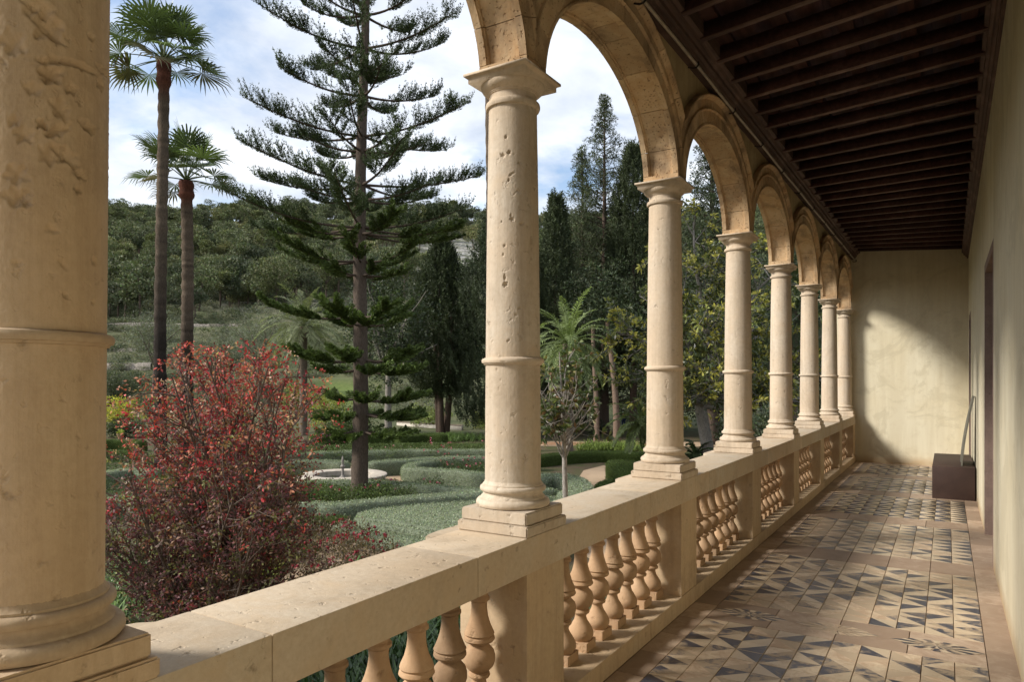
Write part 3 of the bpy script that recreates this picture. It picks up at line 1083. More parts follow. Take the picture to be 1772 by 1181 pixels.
# ---- box and leaning blade
bx = box('steel_box', -.100 * A, .184 * A, 6.46 * A, 7.63 * A, .002, .254 * A, M_CORTEN, None, 0.004)
tag(bx, 'long low dark brown box on the tiled floor against the house wall', 'box')
def blade():
    mb = MB()
    n, q = 24, 10
    prof = []
    for t in np.linspace(0, 1, n):
        x = .098 + .080 * t ** 1.25 - .004 * math.sin(t * math.pi)
        z = .2545 + .55 * t
        w0 = 6.56 + .10 * t ** 2
        w1 = 6.95 - .10 * t ** 2
        prof.append((x, z, w0, w1))
    V = []
    for (x, z, w0, w1) in prof:
        for s in (-.0055, .0055):
            for y in np.linspace(w0, w1, q):
                V.append((x + s + .006 * math.sin((y - w0) / (w1 - w0) * math.pi), y, z))
    V = np.array(V)
    F = []
    for i in range(n - 1):
        a, b = i * 2 * q, (i + 1) * 2 * q
        for j in range(q - 1):
            F.append([a + j, b + j, b + j + 1, a + j + 1])
            F.append([a + q + j, a + q + j + 1, b + q + j + 1, b + q + j])
        F.append([a, a + q, b + q, b])
        F.append([a + q - 1, b + q - 1, b + 2 * q - 1, a + 2 * q - 1])
    e = (n - 1) * 2 * q
    for j in range(q - 1):
        F.append([j, j + 1, q + j + 1, q + j])
        F.append([e + j, e + q + j, e + q + j + 1, e + j + 1])
    return link('curved_sculpture', make_mesh('curved_sculpture', V * A, F, [M_BLADE], None, True, None, 40))
tag(blade(), 'thin slightly curved grey metal slab leaning on the wall above the brown box', 'sculpture')

#GARDEN#
# ------------------------------------------------------------------ ground and hill
def smooth_noise(seed, n=6, sc=1.0):
    g = np.random.default_rng(seed)
    ks = [(g.normal(size=2) * sc * 2 ** i, g.uniform(0, 6.28), 0.55 ** i) for i in range(n)]
    def f(x, y):
        return sum(a * np.sin(k[0] * x + k[1] * y + p) for k, p, a in ks)
    return f
N1 = smooth_noise(1, 5, 0.018)
N2 = smooth_noise(2, 5, 0.09)
RID_PX = np.array([-900, 0, 180, 300, 420, 620, 760, 840, 940, 1100, 1500, 2400])
RID_PY = np.array([420, 380, 378, 392, 380, 374, 374, 382, 392, 390, 395, 420])
RR = np.array([0, 62, 80, 100, 120, 200, 300, 430, 520, 800, 1600])
EE = np.array([-HG / 1, -HG / 62, -4.2 / 80, -1.0 / 100, .024, .098, .172, .222, .19, .08, .03])
def height(x, y):
    x = np.asarray(x, float); y = np.asarray(y, float)
    fwd = x * Fv[0] + y * Fv[1]
    side = x * Rv[0] + y * Rv[1]
    r = np.sqrt(x * x + y * y) + 1e-6
    ang = np.arctan2(side, fwd)
    px = CX + FPX * np.tan(np.clip(ang, -1.25, 1.25))
    rid = (HY - np.interp(px, RID_PX, RID_PY)) / FPX
    wgt = np.clip((math.pi * .62 - np.abs(ang)) / .5, 0.0, 1)      # hill only in front
    d = np.maximum(r * np.cos(np.clip(ang, -1.1, 1.1)), r * .42)
    e = np.interp(d, RR, EE)
    k = np.interp(d, [100, 220, 430], [1.0, 1.0, 1.0]) * (1 + (rid / .222 - 1) * np.clip((d - 150) / 250, 0, 1))
    z = e * d * k
    z = np.where(d < 62, -HG, z)
    # terraces on the lower slope
    st = 1.9
    q = np.floor(z / st) * st + st * np.clip((z / st - np.floor(z / st)) * 4 - 3, 0, 1)
    tw = np.clip((d - 85) / 15, 0, 1) * np.clip((230 - d) / 50, 0, 1)
    z = z * (1 - .75 * tw) + q * .75 * tw
    z = z + np.clip((d - 90) / 150, 0, 1) * (N1(x, y) * 2.6 + N2(x, y) * .35)
    z = -HG + (z + HG) * wgt
    return z + CAMZ

def ground():
    az = np.concatenate([np.linspace(-math.pi, -.95, 40, endpoint=False), np.linspace(-.95, .80, 330, endpoint=False), np.linspace(.80, math.pi, 40, endpoint=False)])
    rr = np.concatenate([[0.6], np.linspace(3, 60, 24), np.linspace(62, 240, 150), np.linspace(243, 520, 110), np.geomspace(540, 2600, 22)])
    na, nr = len(az), len(rr)
    Rg, Ag = np.meshgrid(rr, az, indexing='ij')
    X = Rg * (np.cos(Ag) * Fv[0] + np.sin(Ag) * Rv[0])
    Y = Rg * (np.cos(Ag) * Fv[1] + np.sin(Ag) * Rv[1])
    Z = height(X, Y)
    V = np.stack([X, Y, Z], -1).reshape(-1, 3)
    i = np.arange(nr - 1)[:, None] * na
    j = np.arange(na)[None, :]
    k = (j + 1) % na
    F = np.stack([i + j, i + k, i + na + k, i + na + j], -1).reshape(-1, 4)
    c0 = np.array([[0, 0, GZ]])
    n0 = len(V)
    V = np.concatenate([V, c0])
    Ft = np.stack([np.full(na, n0), np.arange(na), (np.arange(na) + 1) % na], 1)
    D = np.concatenate([(Rg).ravel(), [0]])
    # zones: r = garden gravel, g = rock face, b = lawn
    px = CX + FPX * np.tan(np.clip(Ag, -1.2, 1.2))
    d = Rg * np.cos(Ag)
    py = HY - (Z - CAMZ) / np.maximum(d, 1) * FPX
    zone = np.zeros((len(V), 3))
    zone[:-1, 0] = np.clip((64 - d) / 6, 0, 1).ravel()
    zone[-1, 0] = 1
    rock = np.exp(-(((px - 790) / 85) ** 2 + ((py - 448) / 42) ** 2)) * (d > 150)
    rock += .55 * np.exp(-(((px - 470) / 110) ** 2 + ((py - 522) / 16) ** 2)) * (d > 150)
    zone[:-1, 1] = np.clip(rock * 1.3, 0, 1).ravel()
    lawn = np.exp(-(((px - 590) / 45) ** 2 + ((py - 682) / 20) ** 2)) * (d > 62)
    zone[:-1, 2] = np.clip(lawn * 1.6, 0, 1).ravel()
    M = Mat('ground', 0.96, 0.1)
    a = M.n('ShaderNodeAttribute', attribute_name='col')
    sp = M.n('ShaderNodeSeparateColor')
    M.l(a.outputs['Color'], sp.inputs[0])
    v = M.vec((1, 1, 1), 'World')
    n_s, n_m, n_b = M.noise(2.2, v, 8, 0.7), M.noise(.35, v, 6, 0.62), M.noise(.06, v, 5, 0.6)
    grass = M.mix(M.ramp(n_s, [(.35, 0.0), (.65, 1.0)]), (.080, .090, .042), (.145, .142, .080))
    grass = M.mix(M.ramp(n_m, [(.42, 0.0), (.62, .85)]), grass, (.055, .070, .032))
    grass = M.mix(M.ramp(n_b, [(.50, 0.0), (.66, .55)]), grass, (.165, .152, .10))
    gravel = M.mix(M.ramp(M.noise(30, v, 5, .7), [(.3, 0.0), (.7, 1.0)]), (.085, .062, .040), (.135, .105, .066))
    gravel = M.mix(M.ramp(M.noise(.9, v, 5, .6), [(.42, 0.0), (.6, .8)]), gravel, (.070, .085, .032))
    rk = M.mix(M.ramp(M.noise(.5, M.vec((1, 1, .5), 'World'), 9, .72, .8), [(.40, 0.0), (.58, 1.0)]), (.13, .125, .115), (.42, .40, .37))
    rk = M.mix(M.ramp(n_m, [(.46, 0.0), (.56, .8)]), rk, (.10, .11, .06))
    c = M.mix(M.math('MULTIPLY', sp.outputs[1], 1.0), grass, rk)
    c = M.mix(sp.outputs[2], c, M.mix(M.ramp(n_s, [(.35, 0.0), (.65, 1.0)]), (.095, .135, .038), (.15, .185, .06)))
    c = M.mix(sp.outputs[0], c, gravel)
    M.color(c)
    M.bump(M.math('ADD', n_s, M.math('MULTIPLY', M.noise(12, v, 6, .7), .4)), .8, .12)
    o = link('ground', make_mesh('ground', V, [F, Ft], [M.m], None, True, zone))
    tag(o, kind='structure')
ground()

def inst_stuff(name, P, rot, scl, idx, protos, label=None, cat=None):
    """one object scattering its own leaf clumps (uncountable mass)"""
    me = bpy.data.meshes.new(name)
    me.vertices.add(len(P))
    me.vertices.foreach_set('co', np.asarray(P, np.float32).ravel())
    for nm, ty, dat, key in (('rot', 'FLOAT_VECTOR', rot, 'vector'), ('scl', 'FLOAT_VECTOR', scl, 'vector'), ('pick', 'INT', idx, 'value')):
        at_ = me.attributes.new(nm, ty, 'POINT')
        at_.data.foreach_set(key, np.asarray(dat, np.int32 if ty == 'INT' else np.float32).ravel())
    o = link(name, me)
    ng = bpy.data.node_groups.new(name, 'GeometryNodeTree')
    ng.interface.new_socket('Geometry', in_out='INPUT', socket_type='NodeSocketGeometry')
    ng.interface.new_socket('Geometry', in_out='OUTPUT', socket_type='NodeSocketGeometry')
    gi, go = ng.nodes.new('NodeGroupInput'), ng.nodes.new('NodeGroupOutput')
    join = ng.nodes.new('GeometryNodeJoinGeometry')
    def attr(nm, ty):
        a = ng.nodes.new('GeometryNodeInputNamedAttribute')
        a.data_type = ty
        a.inputs[0].default_value = nm
        return a.outputs[0]
    r_, s_, p_ = attr('rot', 'FLOAT_VECTOR'), attr('scl', 'FLOAT_VECTOR'), attr('pick', 'INT')
    e2r = ng.nodes.new('FunctionNodeEulerToRotation')
    ng.links.new(r_, e2r.inputs[0])
    for k, pm in enumerate(protos):
        po = bpy.data.objects.new(name + '_clump', pm)
        oi = ng.nodes.new('GeometryNodeObjectInfo')
        oi.inputs['Object'].default_value = po
        ip = ng.nodes.new('GeometryNodeInstanceOnPoints')
        cmp_ = ng.nodes.new('FunctionNodeCompare')
        cmp_.data_type = 'INT'
        cmp_.operation = 'EQUAL'
        ng.links.new(p_, [s for s in cmp_.inputs if s.type == 'INT'][0])
        [s for s in cmp_.inputs if s.type == 'INT'][1].default_value = k
        ng.links.new(gi.outputs[0], ip.inputs['Points'])
        ng.links.new(cmp_.outputs[0], ip.inputs['Selection'])
        ng.links.new(oi.outputs['Geometry'], ip.inputs['Instance'])
        ng.links.new(e2r.outputs[0], ip.inputs['Rotation'])
        ng.links.new(s_, ip.inputs['Scale'])
        ng.links.new(ip.outputs[0], join.inputs[0])
    ng.links.new(join.outputs[0], go.inputs[0])
    md = o.modifiers.new('scatter', 'NODES')
    md.node_group = ng
    tag(o, label, cat, None, 'stuff')
    return o

def clump_leaves(mb, C, R, n, L, W, col, flat=1.0, up=0.3, s=0.25, inner=0.45, m=0, hue=.07):
    """n leaf cards around each centre C within radius R (shell weighted)"""
    C = np.asarray(C, float)
    k = len(C)
    R = np.broadcast_to(np.asarray(R, float), (k,))
    d = rand_dirs(k * n)
    rad = (inner + (1 - inner) * rng.random(k * n) ** .6) * np.repeat(R, n)
    off = d * rad[:, None]
    off[:, 2] *= flat
    P = np.repeat(C, n, 0) + off
    D = unit(d + np.array([0, 0, up]) + rng.normal(0, .45, (k * n, 3)))
    cl = np.exp(rng.normal(0, s, (k, 1)))
    colr = np.repeat(np.broadcast_to(np.asarray(col, float), (k, 3)) * cl, n, 0) * np.exp(rng.normal(0, .15, (k * n, 1))) * np.exp(rng.normal(0, hue, (k * n, 3)))
    leaves(mb, P, D, L * rng.uniform(.7, 1.3, k * n), W * rng.uniform(.7, 1.3, k * n), colr, nrm=d + rng.normal(0, .5, (k * n, 3)), m=m)

# ---- pine wood on the hill (one mass) and scrub on the terraces
def pine_proto(seed, col):
    g = np.random.default_rng(seed)
    mb = MB()
    h = g.uniform(5.0, 7.0)
    tubes(mb, path_segs([(0, 0, -.5), (g.normal() * .2, g.normal() * .2, h * .5), (0, 0, h * .8)], [.16, .12, .06]), 5, (.12, .09, .07), 1)
    C, Rr = [], []
    for _ in range(15):
        a, q = g.uniform(0, 6.28), g.uniform(0, 1) ** .6
        t = g.uniform(0, 1)
        rad = (2.5 * (1 - .55 * t)) * q
        C.append((rad * math.cos(a), rad * math.sin(a), h * (.48 + .50 * t)))
        Rr.append(g.uniform(.65, 1.1))
    clump_leaves(mb, C, np.array(Rr) * 1.05, 95, .34, .22, col, .72, .7, .25, .70)
    return mb.mesh('pine_clump', [M_NEEDLE, M_ABARK])
def bush_proto(seed, col, L=.16):
    g = np.random.default_rng(seed)
    mb = MB()
    C = [(g.normal() * .4, g.normal() * .4, .35 + abs(g.normal()) * .25) for _ in range(7)]
    clump_leaves(mb, C, .42, 34, L, L * .5, col, .9, .5, .2)
    return mb.mesh('bush_clump', [M_LEAF])
def scatter(n, dlo, dhi, pxlo, pxhi, seed, power=1.0):
    g = np.random.default_rng(seed)
    d = np.sqrt(g.uniform(dlo ** 2, dhi ** 2, n))
    px = g.uniform(pxlo, pxhi, n)
    p = (Fv[None, :2] + ((px - CX) / FPX)[:, None] * Rv[None, :2]) * d[:, None]
    z = height(p[:, 0], p[:, 1])
    py = HY - (z - CAMZ) / d * FPX
    return np.column_stack([p, z]), px, py, d, g
P_, px_, py_, d_, g_ = scatter(3100, 165, 450, -350, 1500, 21)
lim = np.interp(px_, [-400, 180, 300, 400, 470, 560, 700, 1500], [590, 580, 560, 548, 530, 520, 500, 505]) + N2(P_[:, 0], P_[:, 1]) * 8
rockm = np.exp(-(((px_ - 790) / 80) ** 2 + ((py_ - 448) / 40) ** 2))
keep = (py_ < lim) & (g_.random(len(px_)) > rockm * 1.25)
P_, d_ = P_[keep], d_[keep]
n = len(P_)
sc = g_.uniform(.9, 2.15, n)
inst_stuff('pine_wood', P_, np.column_stack([g_.normal(0, .05, n), g_.normal(0, .05, n), g_.uniform(0, 6.28, n)]),
           np.column_stack([sc * g_.uniform(.9, 1.15, n), sc * g_.uniform(.9, 1.15, n), sc]), g_.integers(0, 6, n),
           [pine_proto(31, (.098, .114, .054)), pine_proto(32, (.128, .142, .062)), pine_proto(33, (.062, .076, .042)), pine_proto(34, (.165, .168, .076)), pine_proto(35, (.105, .120, .064)), pine_proto(36, (.078, .090, .052))],
           'dense pine wood covering the hill behind the garden', 'wood')
P_, px_, py_, d_, g_ = scatter(15000, 84, 330, -350, 1500, 22)
keep = (py_ > 470) & (g_.random(len(px_)) < .35 + .55 * (N2(P_[:, 0] * .7, P_[:, 1] * .7) > 0)) & ~((abs(px_ - 590) < 50) & (d_ < 110))
P_, d_ = P_[keep], d_[keep]
n = len(P_)
sc = g_.uniform(.5, 2.0, n) * np.interp(d_, [84, 180, 330], [.7, 1.3, 1.9])
inst_stuff('hillside_scrub', P_, np.column_stack([np.zeros(n), np.zeros(n), g_.uniform(0, 6.28, n)]), np.column_stack([sc * 1.25, sc * 1.25, sc * .85]), g_.integers(0, 4, n),
           [bush_proto(41, (.080, .092, .048)), bush_proto(42, (.125, .135, .082)), bush_proto(43, (.050, .060, .034)), bush_proto(44, (.155, .158, .115))],
           'grey green scrub scattered over the hillside terraces', 'scrub')

# ------------------------------------------------------------------ tree builders
def wobble_path(g, p, d, L, n, wob, lift=0.0):
    P = [np.array(p, float)]
    d = unit(np.array(d, float))
    for _ in range(n):
        d = unit(d + g.normal(0, wob, 3) + np.array([0, 0, lift]))
        P.append(P[-1] + d * L / n)
    return np.array(P), d

def grow(g, segs, tips, p, d, L, r, level, spread, nchild, wob, lift, shrink=.68, minr=.008):
    n = 5 if level > 1 else 3
    P, dd = wobble_path(g, p, d, L, n, wob, lift)
    r1 = max(r * .62, minr)
    rs = np.linspace(r, r1, n + 1)
    segs.append(path_segs(P, rs))
    if level == 0:
        for q in P[1:]:
            tips.append((q, dd))
        return
    for k in range(nchild):
        t = g.uniform(.45, 1.0) if k else 1.0
        i = min(n - 1, int(t * n))
        q = P[i] + (P[i + 1] - P[i]) * (t * n - i)
        ax = rand_dirs(1)[0] if False else unit(g.normal(size=3))
        nd = unit(unit(P[i + 1] - P[i]) + ax * spread * g.uniform(.5, 1.2))
        grow(g, segs, tips, q, nd, L * shrink * g.uniform(.75, 1.2), max(rs[i] * .7, minr), level - 1, spread, nchild, wob, lift, shrink, minr)

def things_tree(name, base, label, cat, group=None):
    root = empty(name, tuple(base))
    return tag(root, label, cat, group)

def finish(root, mb, name, mats, smooth=False):
    o = mb.build(name, mats, root, smooth)
    o.matrix_parent_inverse = Matrix.Translation(-Vector(root.location))
    return o

# ---- Norfolk style conifer in front
def whorl_conifer():
    g = np.random.default_rng(77)
    dep = HG * FPX / (865 - HY)
    base = at(620, dep); base[2] = GZ
    top = at(632, dep, -150)
    root = things_tree('tall_conifer', base, 'tall conifer with open tiers of branches beside the round fountain', 'tree')
    mb = MB()
    nseg = 34
    ts = np.linspace(0, 1, nseg + 1)
    P = base[None] + (top - base)[None] * ts[:, None] + np.column_stack([.05 * np.sin(ts * 9), .05 * np.cos(ts * 7), np.zeros(nseg + 1)])
    zt = top[2] - base[2]
    rad = np.interp(ts, [0, .02, .1, .4, .8, 1.0], [.385, .335, .30, .25, .155, .085])
    V, F = [], []
    ns = 26
    th = np.linspace(0, 2 * math.pi, ns, endpoint=False)
    pp = np.repeat(P, 5, 0)[:-4]
    tt = np.linspace(0, 1, (nseg) * 5 + 1)
    pp = np.column_stack([np.interp(tt, ts, P[:, k]) for k in range(3)])
    rr = np.interp(tt, ts, rad)
    R = rr[:, None] * (1 + g.normal(0, .028, (len(tt), ns)))
    V = np.stack([pp[:, 0:1] + R * np.cos(th), pp[:, 1:2] + R * np.sin(th), np.repeat(pp[:, 2:3], ns, 1)], -1).reshape(-1, 3)
    i = np.arange(len(tt) - 1)[:, None] * ns
    j = np.arange(ns)[None, :]
    k = (j + 1) % ns
    F = np.stack([i + j, i + k, i + ns + k, i + ns + j], -1).reshape(-1, 4)
    mb.add(V, F, (.105, .080, .062))
    finish(root, mb, 'trunk', M_ABARK, True)
    wood_, nd = MB(), MB()
    def brush(P, L, rad, dens, col):
        """foxtail: needles around a path"""
        m = int(dens * L)
        t = g.random(m)
        n = len(P) - 1
        x = t * n
        i = np.minimum(x.astype(int), n - 1)
        q = P[i] + (P[i + 1] - P[i]) * (x - i)[:, None]
        ax = unit(P[i + 1] - P[i])
        d = unit(g.normal(size=(m, 3)))
        d = unit(d - ax * np.sum(d * ax, 1, keepdims=True))
        env = np.minimum(1, (1 - t) * 4 + .25)
        D = unit(d + ax * 1.15)
        leaves(nd, q, D, rad * 1.45 * env * g.uniform(.8, 1.2, m), rad * .42, np.asarray(col)[None] * np.exp(g.normal(0, .22, (m, 1))), fold=.1)
    # tiers: (pixel y at trunk, tip rise px, reach left px, reach right px, style)
    tiers = [(-110, 50, 100, 90, 0), (-65, 50, 120, 110, 0), (-22, 48, 140, 130, 0), (26, 46, 120, 140, 0), (84, 46, 192, 176, 0), (128, 36, 95, 78, 0), (166, 34, 138, 130, 0), (236, 34, 198, 202, 0), (262, 30, 120, 110, 0),
             (320, 28, 228, 216, 0), (346, 18, 130, 140, 0), (394, 36, 222, 212, 0), (404, 8, 120, 190, 1), (452, 30, 165, 118, 1), (476, 8, 60, 80, 1), (548, 26, 168, 72, 2), (562, 10, 55, 60, 2), (622, 12, 132, 118, 2), (640, -4, 60, 130, 2), (690, 4, 52, 116, 2), (715, -12, 60, 118, 2), (745, -20, 55, 90, 2)]
    for (ty, rise, rl, rrt, style) in tiers:
        fz = at(620, dep, ty)[2]
        t = (fz - base[2]) / (top[2] - base[2])
        p0 = base + (top - base) * t
        nb = 6
        a0 = g.uniform(0, 6.28)
        for b in range(nb):
            a = a0 + b * 2 * math.pi / nb + g.normal(0, .12)
            hd = Rv * math.cos(a) + Fv * math.sin(a)
            reach = ((rl + rrt) / 2 + (rrt - rl) / 2 * math.cos(a)) * dep / FPX * g.uniform(.78, 1.05)
            rz = rise * dep / FPX * g.uniform(.5, 1.05) * (.85 if style == 0 else .8)
            n = 12
            u = np.linspace(0, 1, n + 1)
            side = np.cross(hd, [0, 0, 1.0])
            z = rz * (u ** 1.9) - .055 * reach * np.sin(u * math.pi) * (1.1 if style else .6)
            bend = g.normal(0, .06) * reach
            Pb = p0[None] + hd[None] * (u * reach)[:, None] + side[None] * (bend * u ** 2)[:, None]
            Pb[:, 2] += z
            tubes(wood_, path_segs(Pb, np.linspace(.060, .012, n + 1)), 5, (.10, .075, .058))
            # side branchlets
            dark = np.array((.046, .066, .025))
            bright = np.array((.078, .112, .030))
            nbl = int(reach * (10.5 if style == 0 else 7.5 if style == 1 else 7.5))
            for q in range(nbl):
                uu = g.uniform(.26 if style == 0 else .30, 1.0) ** .8
                x = uu * n
                i = min(n - 1, int(x))
                c = Pb[i] + (Pb[i + 1] - Pb[i]) * (x - i)
                fw = unit(Pb[i + 1] - Pb[i])
                sd = side * (1 if q % 2 else -1)
                if style == 0:
                    L = g.uniform(.55, 1.05) * (1.12 - .55 * uu)
                    d0 = unit(fw * .8 + sd * .85 + np.array([0, 0, g.uniform(.0, .30)]))
                    lift = .22
                else:
                    L = g.uniform(.6, 1.35) * (1.1 - .45 * uu) * (1.0 if style == 2 else .85)
                    d0 = unit(fw * 1.0 + sd * .62 + np.array([0, 0, g.uniform(.0, .30)]))
                    lift = .16
                m = 5
                Q = [c]
                d = d0
                for s_ in range(m):
                    d = unit(d + np.array([0, 0, lift / m * 1.6]) + g.normal(0, .04, 3))
                    Q.append(Q[-1] + d * L / m)
                Q = np.array(Q)
                if style == 0:
                    cb = dark * np.exp(g.normal(0, .25))
                    brush(Q, L, .062, 60, cb)
                    for e_ in range(4):        # small upturned sprays along the branchlet
                        q0 = Q[1 + e_]
                        ax_ = unit(Q[min(5, e_ + 2)] - q0)
                        dz_ = unit(ax_ * .8 + np.cross(ax_, [0, 0, 1.0]) * (.6 if e_ % 2 else -.6) + np.array([0, 0, g.uniform(.35, .9)]))
                        l2 = g.uniform(.22, .42)
                        Q2 = q0[None] + np.outer(np.linspace(0, 1, 4), dz_ * l2) + np.outer(np.linspace(0, 1, 4) ** 2, np.array([0, 0, .10]))
                        brush(Q2, l2, .062, 62, cb * np.exp(g.normal(0, .12)))
                else:
                    brush(Q, L, .125 if style == 2 else .105, 125, bright * np.exp(g.normal(0, .22)) * (.8 if style == 1 else 1))
            if style:
                brush(Pb[int(n * .55):], reach * .45, .11, 130, bright)
            else:
                brush(Pb[int(n * .6):], reach * .4, .06, 80, dark)
    finish(root, wood_, 'branch', M_ABARK)
    finish(root, nd, 'crown', M_NEEDLE)
whorl_conifer()

# ---- fan palms
def fan_palm(base_px, dep, top_px, top_py, w_px, crown_m, seed, label, n_leaf=34, bot=.0):
    g = np.random.default_rng(seed)
    base = at(base_px, dep); base[2] = height(base[0], base[1]) - .05
    top = at(top_px, dep, top_py)
    root = things_tree('fan_palm', base, label, 'palm tree', 'tall fan palms')
    ts = np.linspace(0, 1, 110)
    rr = w_px / 2 * dep / FPX
    rad = rr * np.interp(ts, [0, .06, .5, .93, .955, 1], [1.25, 1.08, 1.0, .92, 1.25, 1.15])
    ns = 20
    th = np.linspace(0, 2 * math.pi, ns, endpoint=False)
    P = base[None] + (top - base)[None] * ts[:, None]
    P[:, 0] += .12 * np.sin(ts * 5 + seed)
    ringz = (1 + .05 * np.sign(np.sin(ts * 180)))[:, None]
    R = rad[:, None] * ringz * (1 + g.normal(0, .03, (110, ns)))
    V = np.stack([P[:, 0:1] + R * np.cos(th), P[:, 1:2] + R * np.sin(th), np.repeat(P[:, 2:3], ns, 1)], -1).reshape(-1, 3)
    i = np.arange(109)[:, None] * ns
    j = np.arange(ns)[None, :]
    k = (j + 1) % ns
    F = np.stack([i + j, i + k, i + ns + k, i + ns + j], -1).reshape(-1, 4)
    c = np.stack([np.interp(ts, [0, .35, .6, .9, .945, 1], v) for v in ([.030, .034, .12, .11, .14, .12], [.024, .027, .090, .082, .055, .045], [.020, .022, .064, .058, .036, .03])], 1)
    c = c * np.exp(g.normal(0, .16, (110, 1)))
    mb = MB()
    mb.add(V, F, np.repeat(c, ns, 0))
    finish(root, mb, 'trunk', M_ABARK, True)
    lf, st = MB(), MB()
    hub = P[-1] + np.array([0, 0, .05])
    for q in range(n_leaf):
        a = q * 2.399 + g.normal(0, .2)
        f = (q + .5) / n_leaf
        el = math.radians(88 - 92 * f ** .95 + g.normal(0, 8))          # upper ones upright, lower ones hang
        d = np.array([math.cos(a) * math.cos(el), math.sin(a) * math.cos(el), math.sin(el)])
        Lp = crown_m * g.uniform(.46, .60)
        Pp = [hub]
        dd = d.copy()
        for s_ in range(5):
            dd = unit(dd + np.array([0, 0, -.055]))
            Pp.append(Pp[-1] + dd * Lp / 5)
        tubes(st, path_segs(Pp, np.linspace(.035, .016, 6)), 4, (.10, .13, .045))
        c0, ax = Pp[-1], dd
        s = unit(np.cross(ax, [0, 0, 1.0]) + g.normal(0, .15, 3))
        nn = unit(np.cross(s, ax))
        nseg = 22
        fa = np.linspace(-1.95, 1.95, nseg) + g.normal(0, .02, nseg)
        R1 = crown_m * g.uniform(.40, .52)
        col = np.array((.085, .118, .046)) * np.exp(g.normal(0, .22)) if f < .9 else np.array((.13, .115, .06))
        dirs = ax[None] * np.cos(fa)[:, None] + s[None] * np.sin(fa)[:, None] + nn[None] * (.10 * np.abs(fa) ** 1.3)[:, None]
        Lf = R1 * (1 - .16 * np.abs(fa / 1.95) ** 2) * g.uniform(.9, 1.08, nseg)
        w0 = 2 * R1 * .50 * math.sin(1.95 / nseg) * .82
        sd = unit(np.cross(dirs, nn[None]))
        m1 = c0[None] + dirs * (Lf * .5)[:, None]
        m2 = c0[None] + dirs * (Lf * .78)[:, None] + np.array([0, 0, -1.0]) * (Lf * .05)[:, None]
        tp = c0[None] + dirs * Lf[:, None] + np.array([0, 0, -1.0]) * (Lf * g.uniform(.08, .34, nseg))[:, None]
        V = np.stack([np.repeat(c0[None], nseg, 0), m1 + sd * w0 / 2 - nn * .02, m2 + sd * w0 * .32, tp, m2 - sd * w0 * .32, m1 - sd * w0 / 2 - nn * .02, m1 + nn * .015], 1)
        b = np.arange(nseg)[:, None] * 7
        Fq = np.concatenate([b + np.array([[0, 1, 6]]), b + np.array([[0, 6, 5]]), b + np.array([[2, 3, 4]])], 0)
        Fr = np.concatenate([b + np.array([[1, 2, 4, 6]]), b + np.array([[6, 4, 4, 5]])[:, [0, 1, 3, 3]]], 0)
        cc = np.repeat(col[None] * np.exp(g.normal(0, .12, (nseg, 1))), 7, 0)
        lf.add(V.reshape(-1, 3), [Fq, b + np.array([[1, 2, 4, 6]]), b + np.array([[6, 4, 5]])], cc)
    finish(root, st, 'leaf_stalk', M_LEAF)
    finish(root, lf, 'crown', M_GLOSS)
fan_palm(279, 33, 281, 106, 19, 3.05, 3, 'tallest fan palm, its dark trunk rising left of the shorter palm', 34)
fan_palm(326, 36, 321, 314, 20, 3.05, 4, 'shorter fan palm with red brown collar under its crown', 25)
fan_palm(850, 46, 841, -62, 13, 3.3, 5, 'fan palm mostly hidden behind the pitted column, only hanging fronds show', 36)

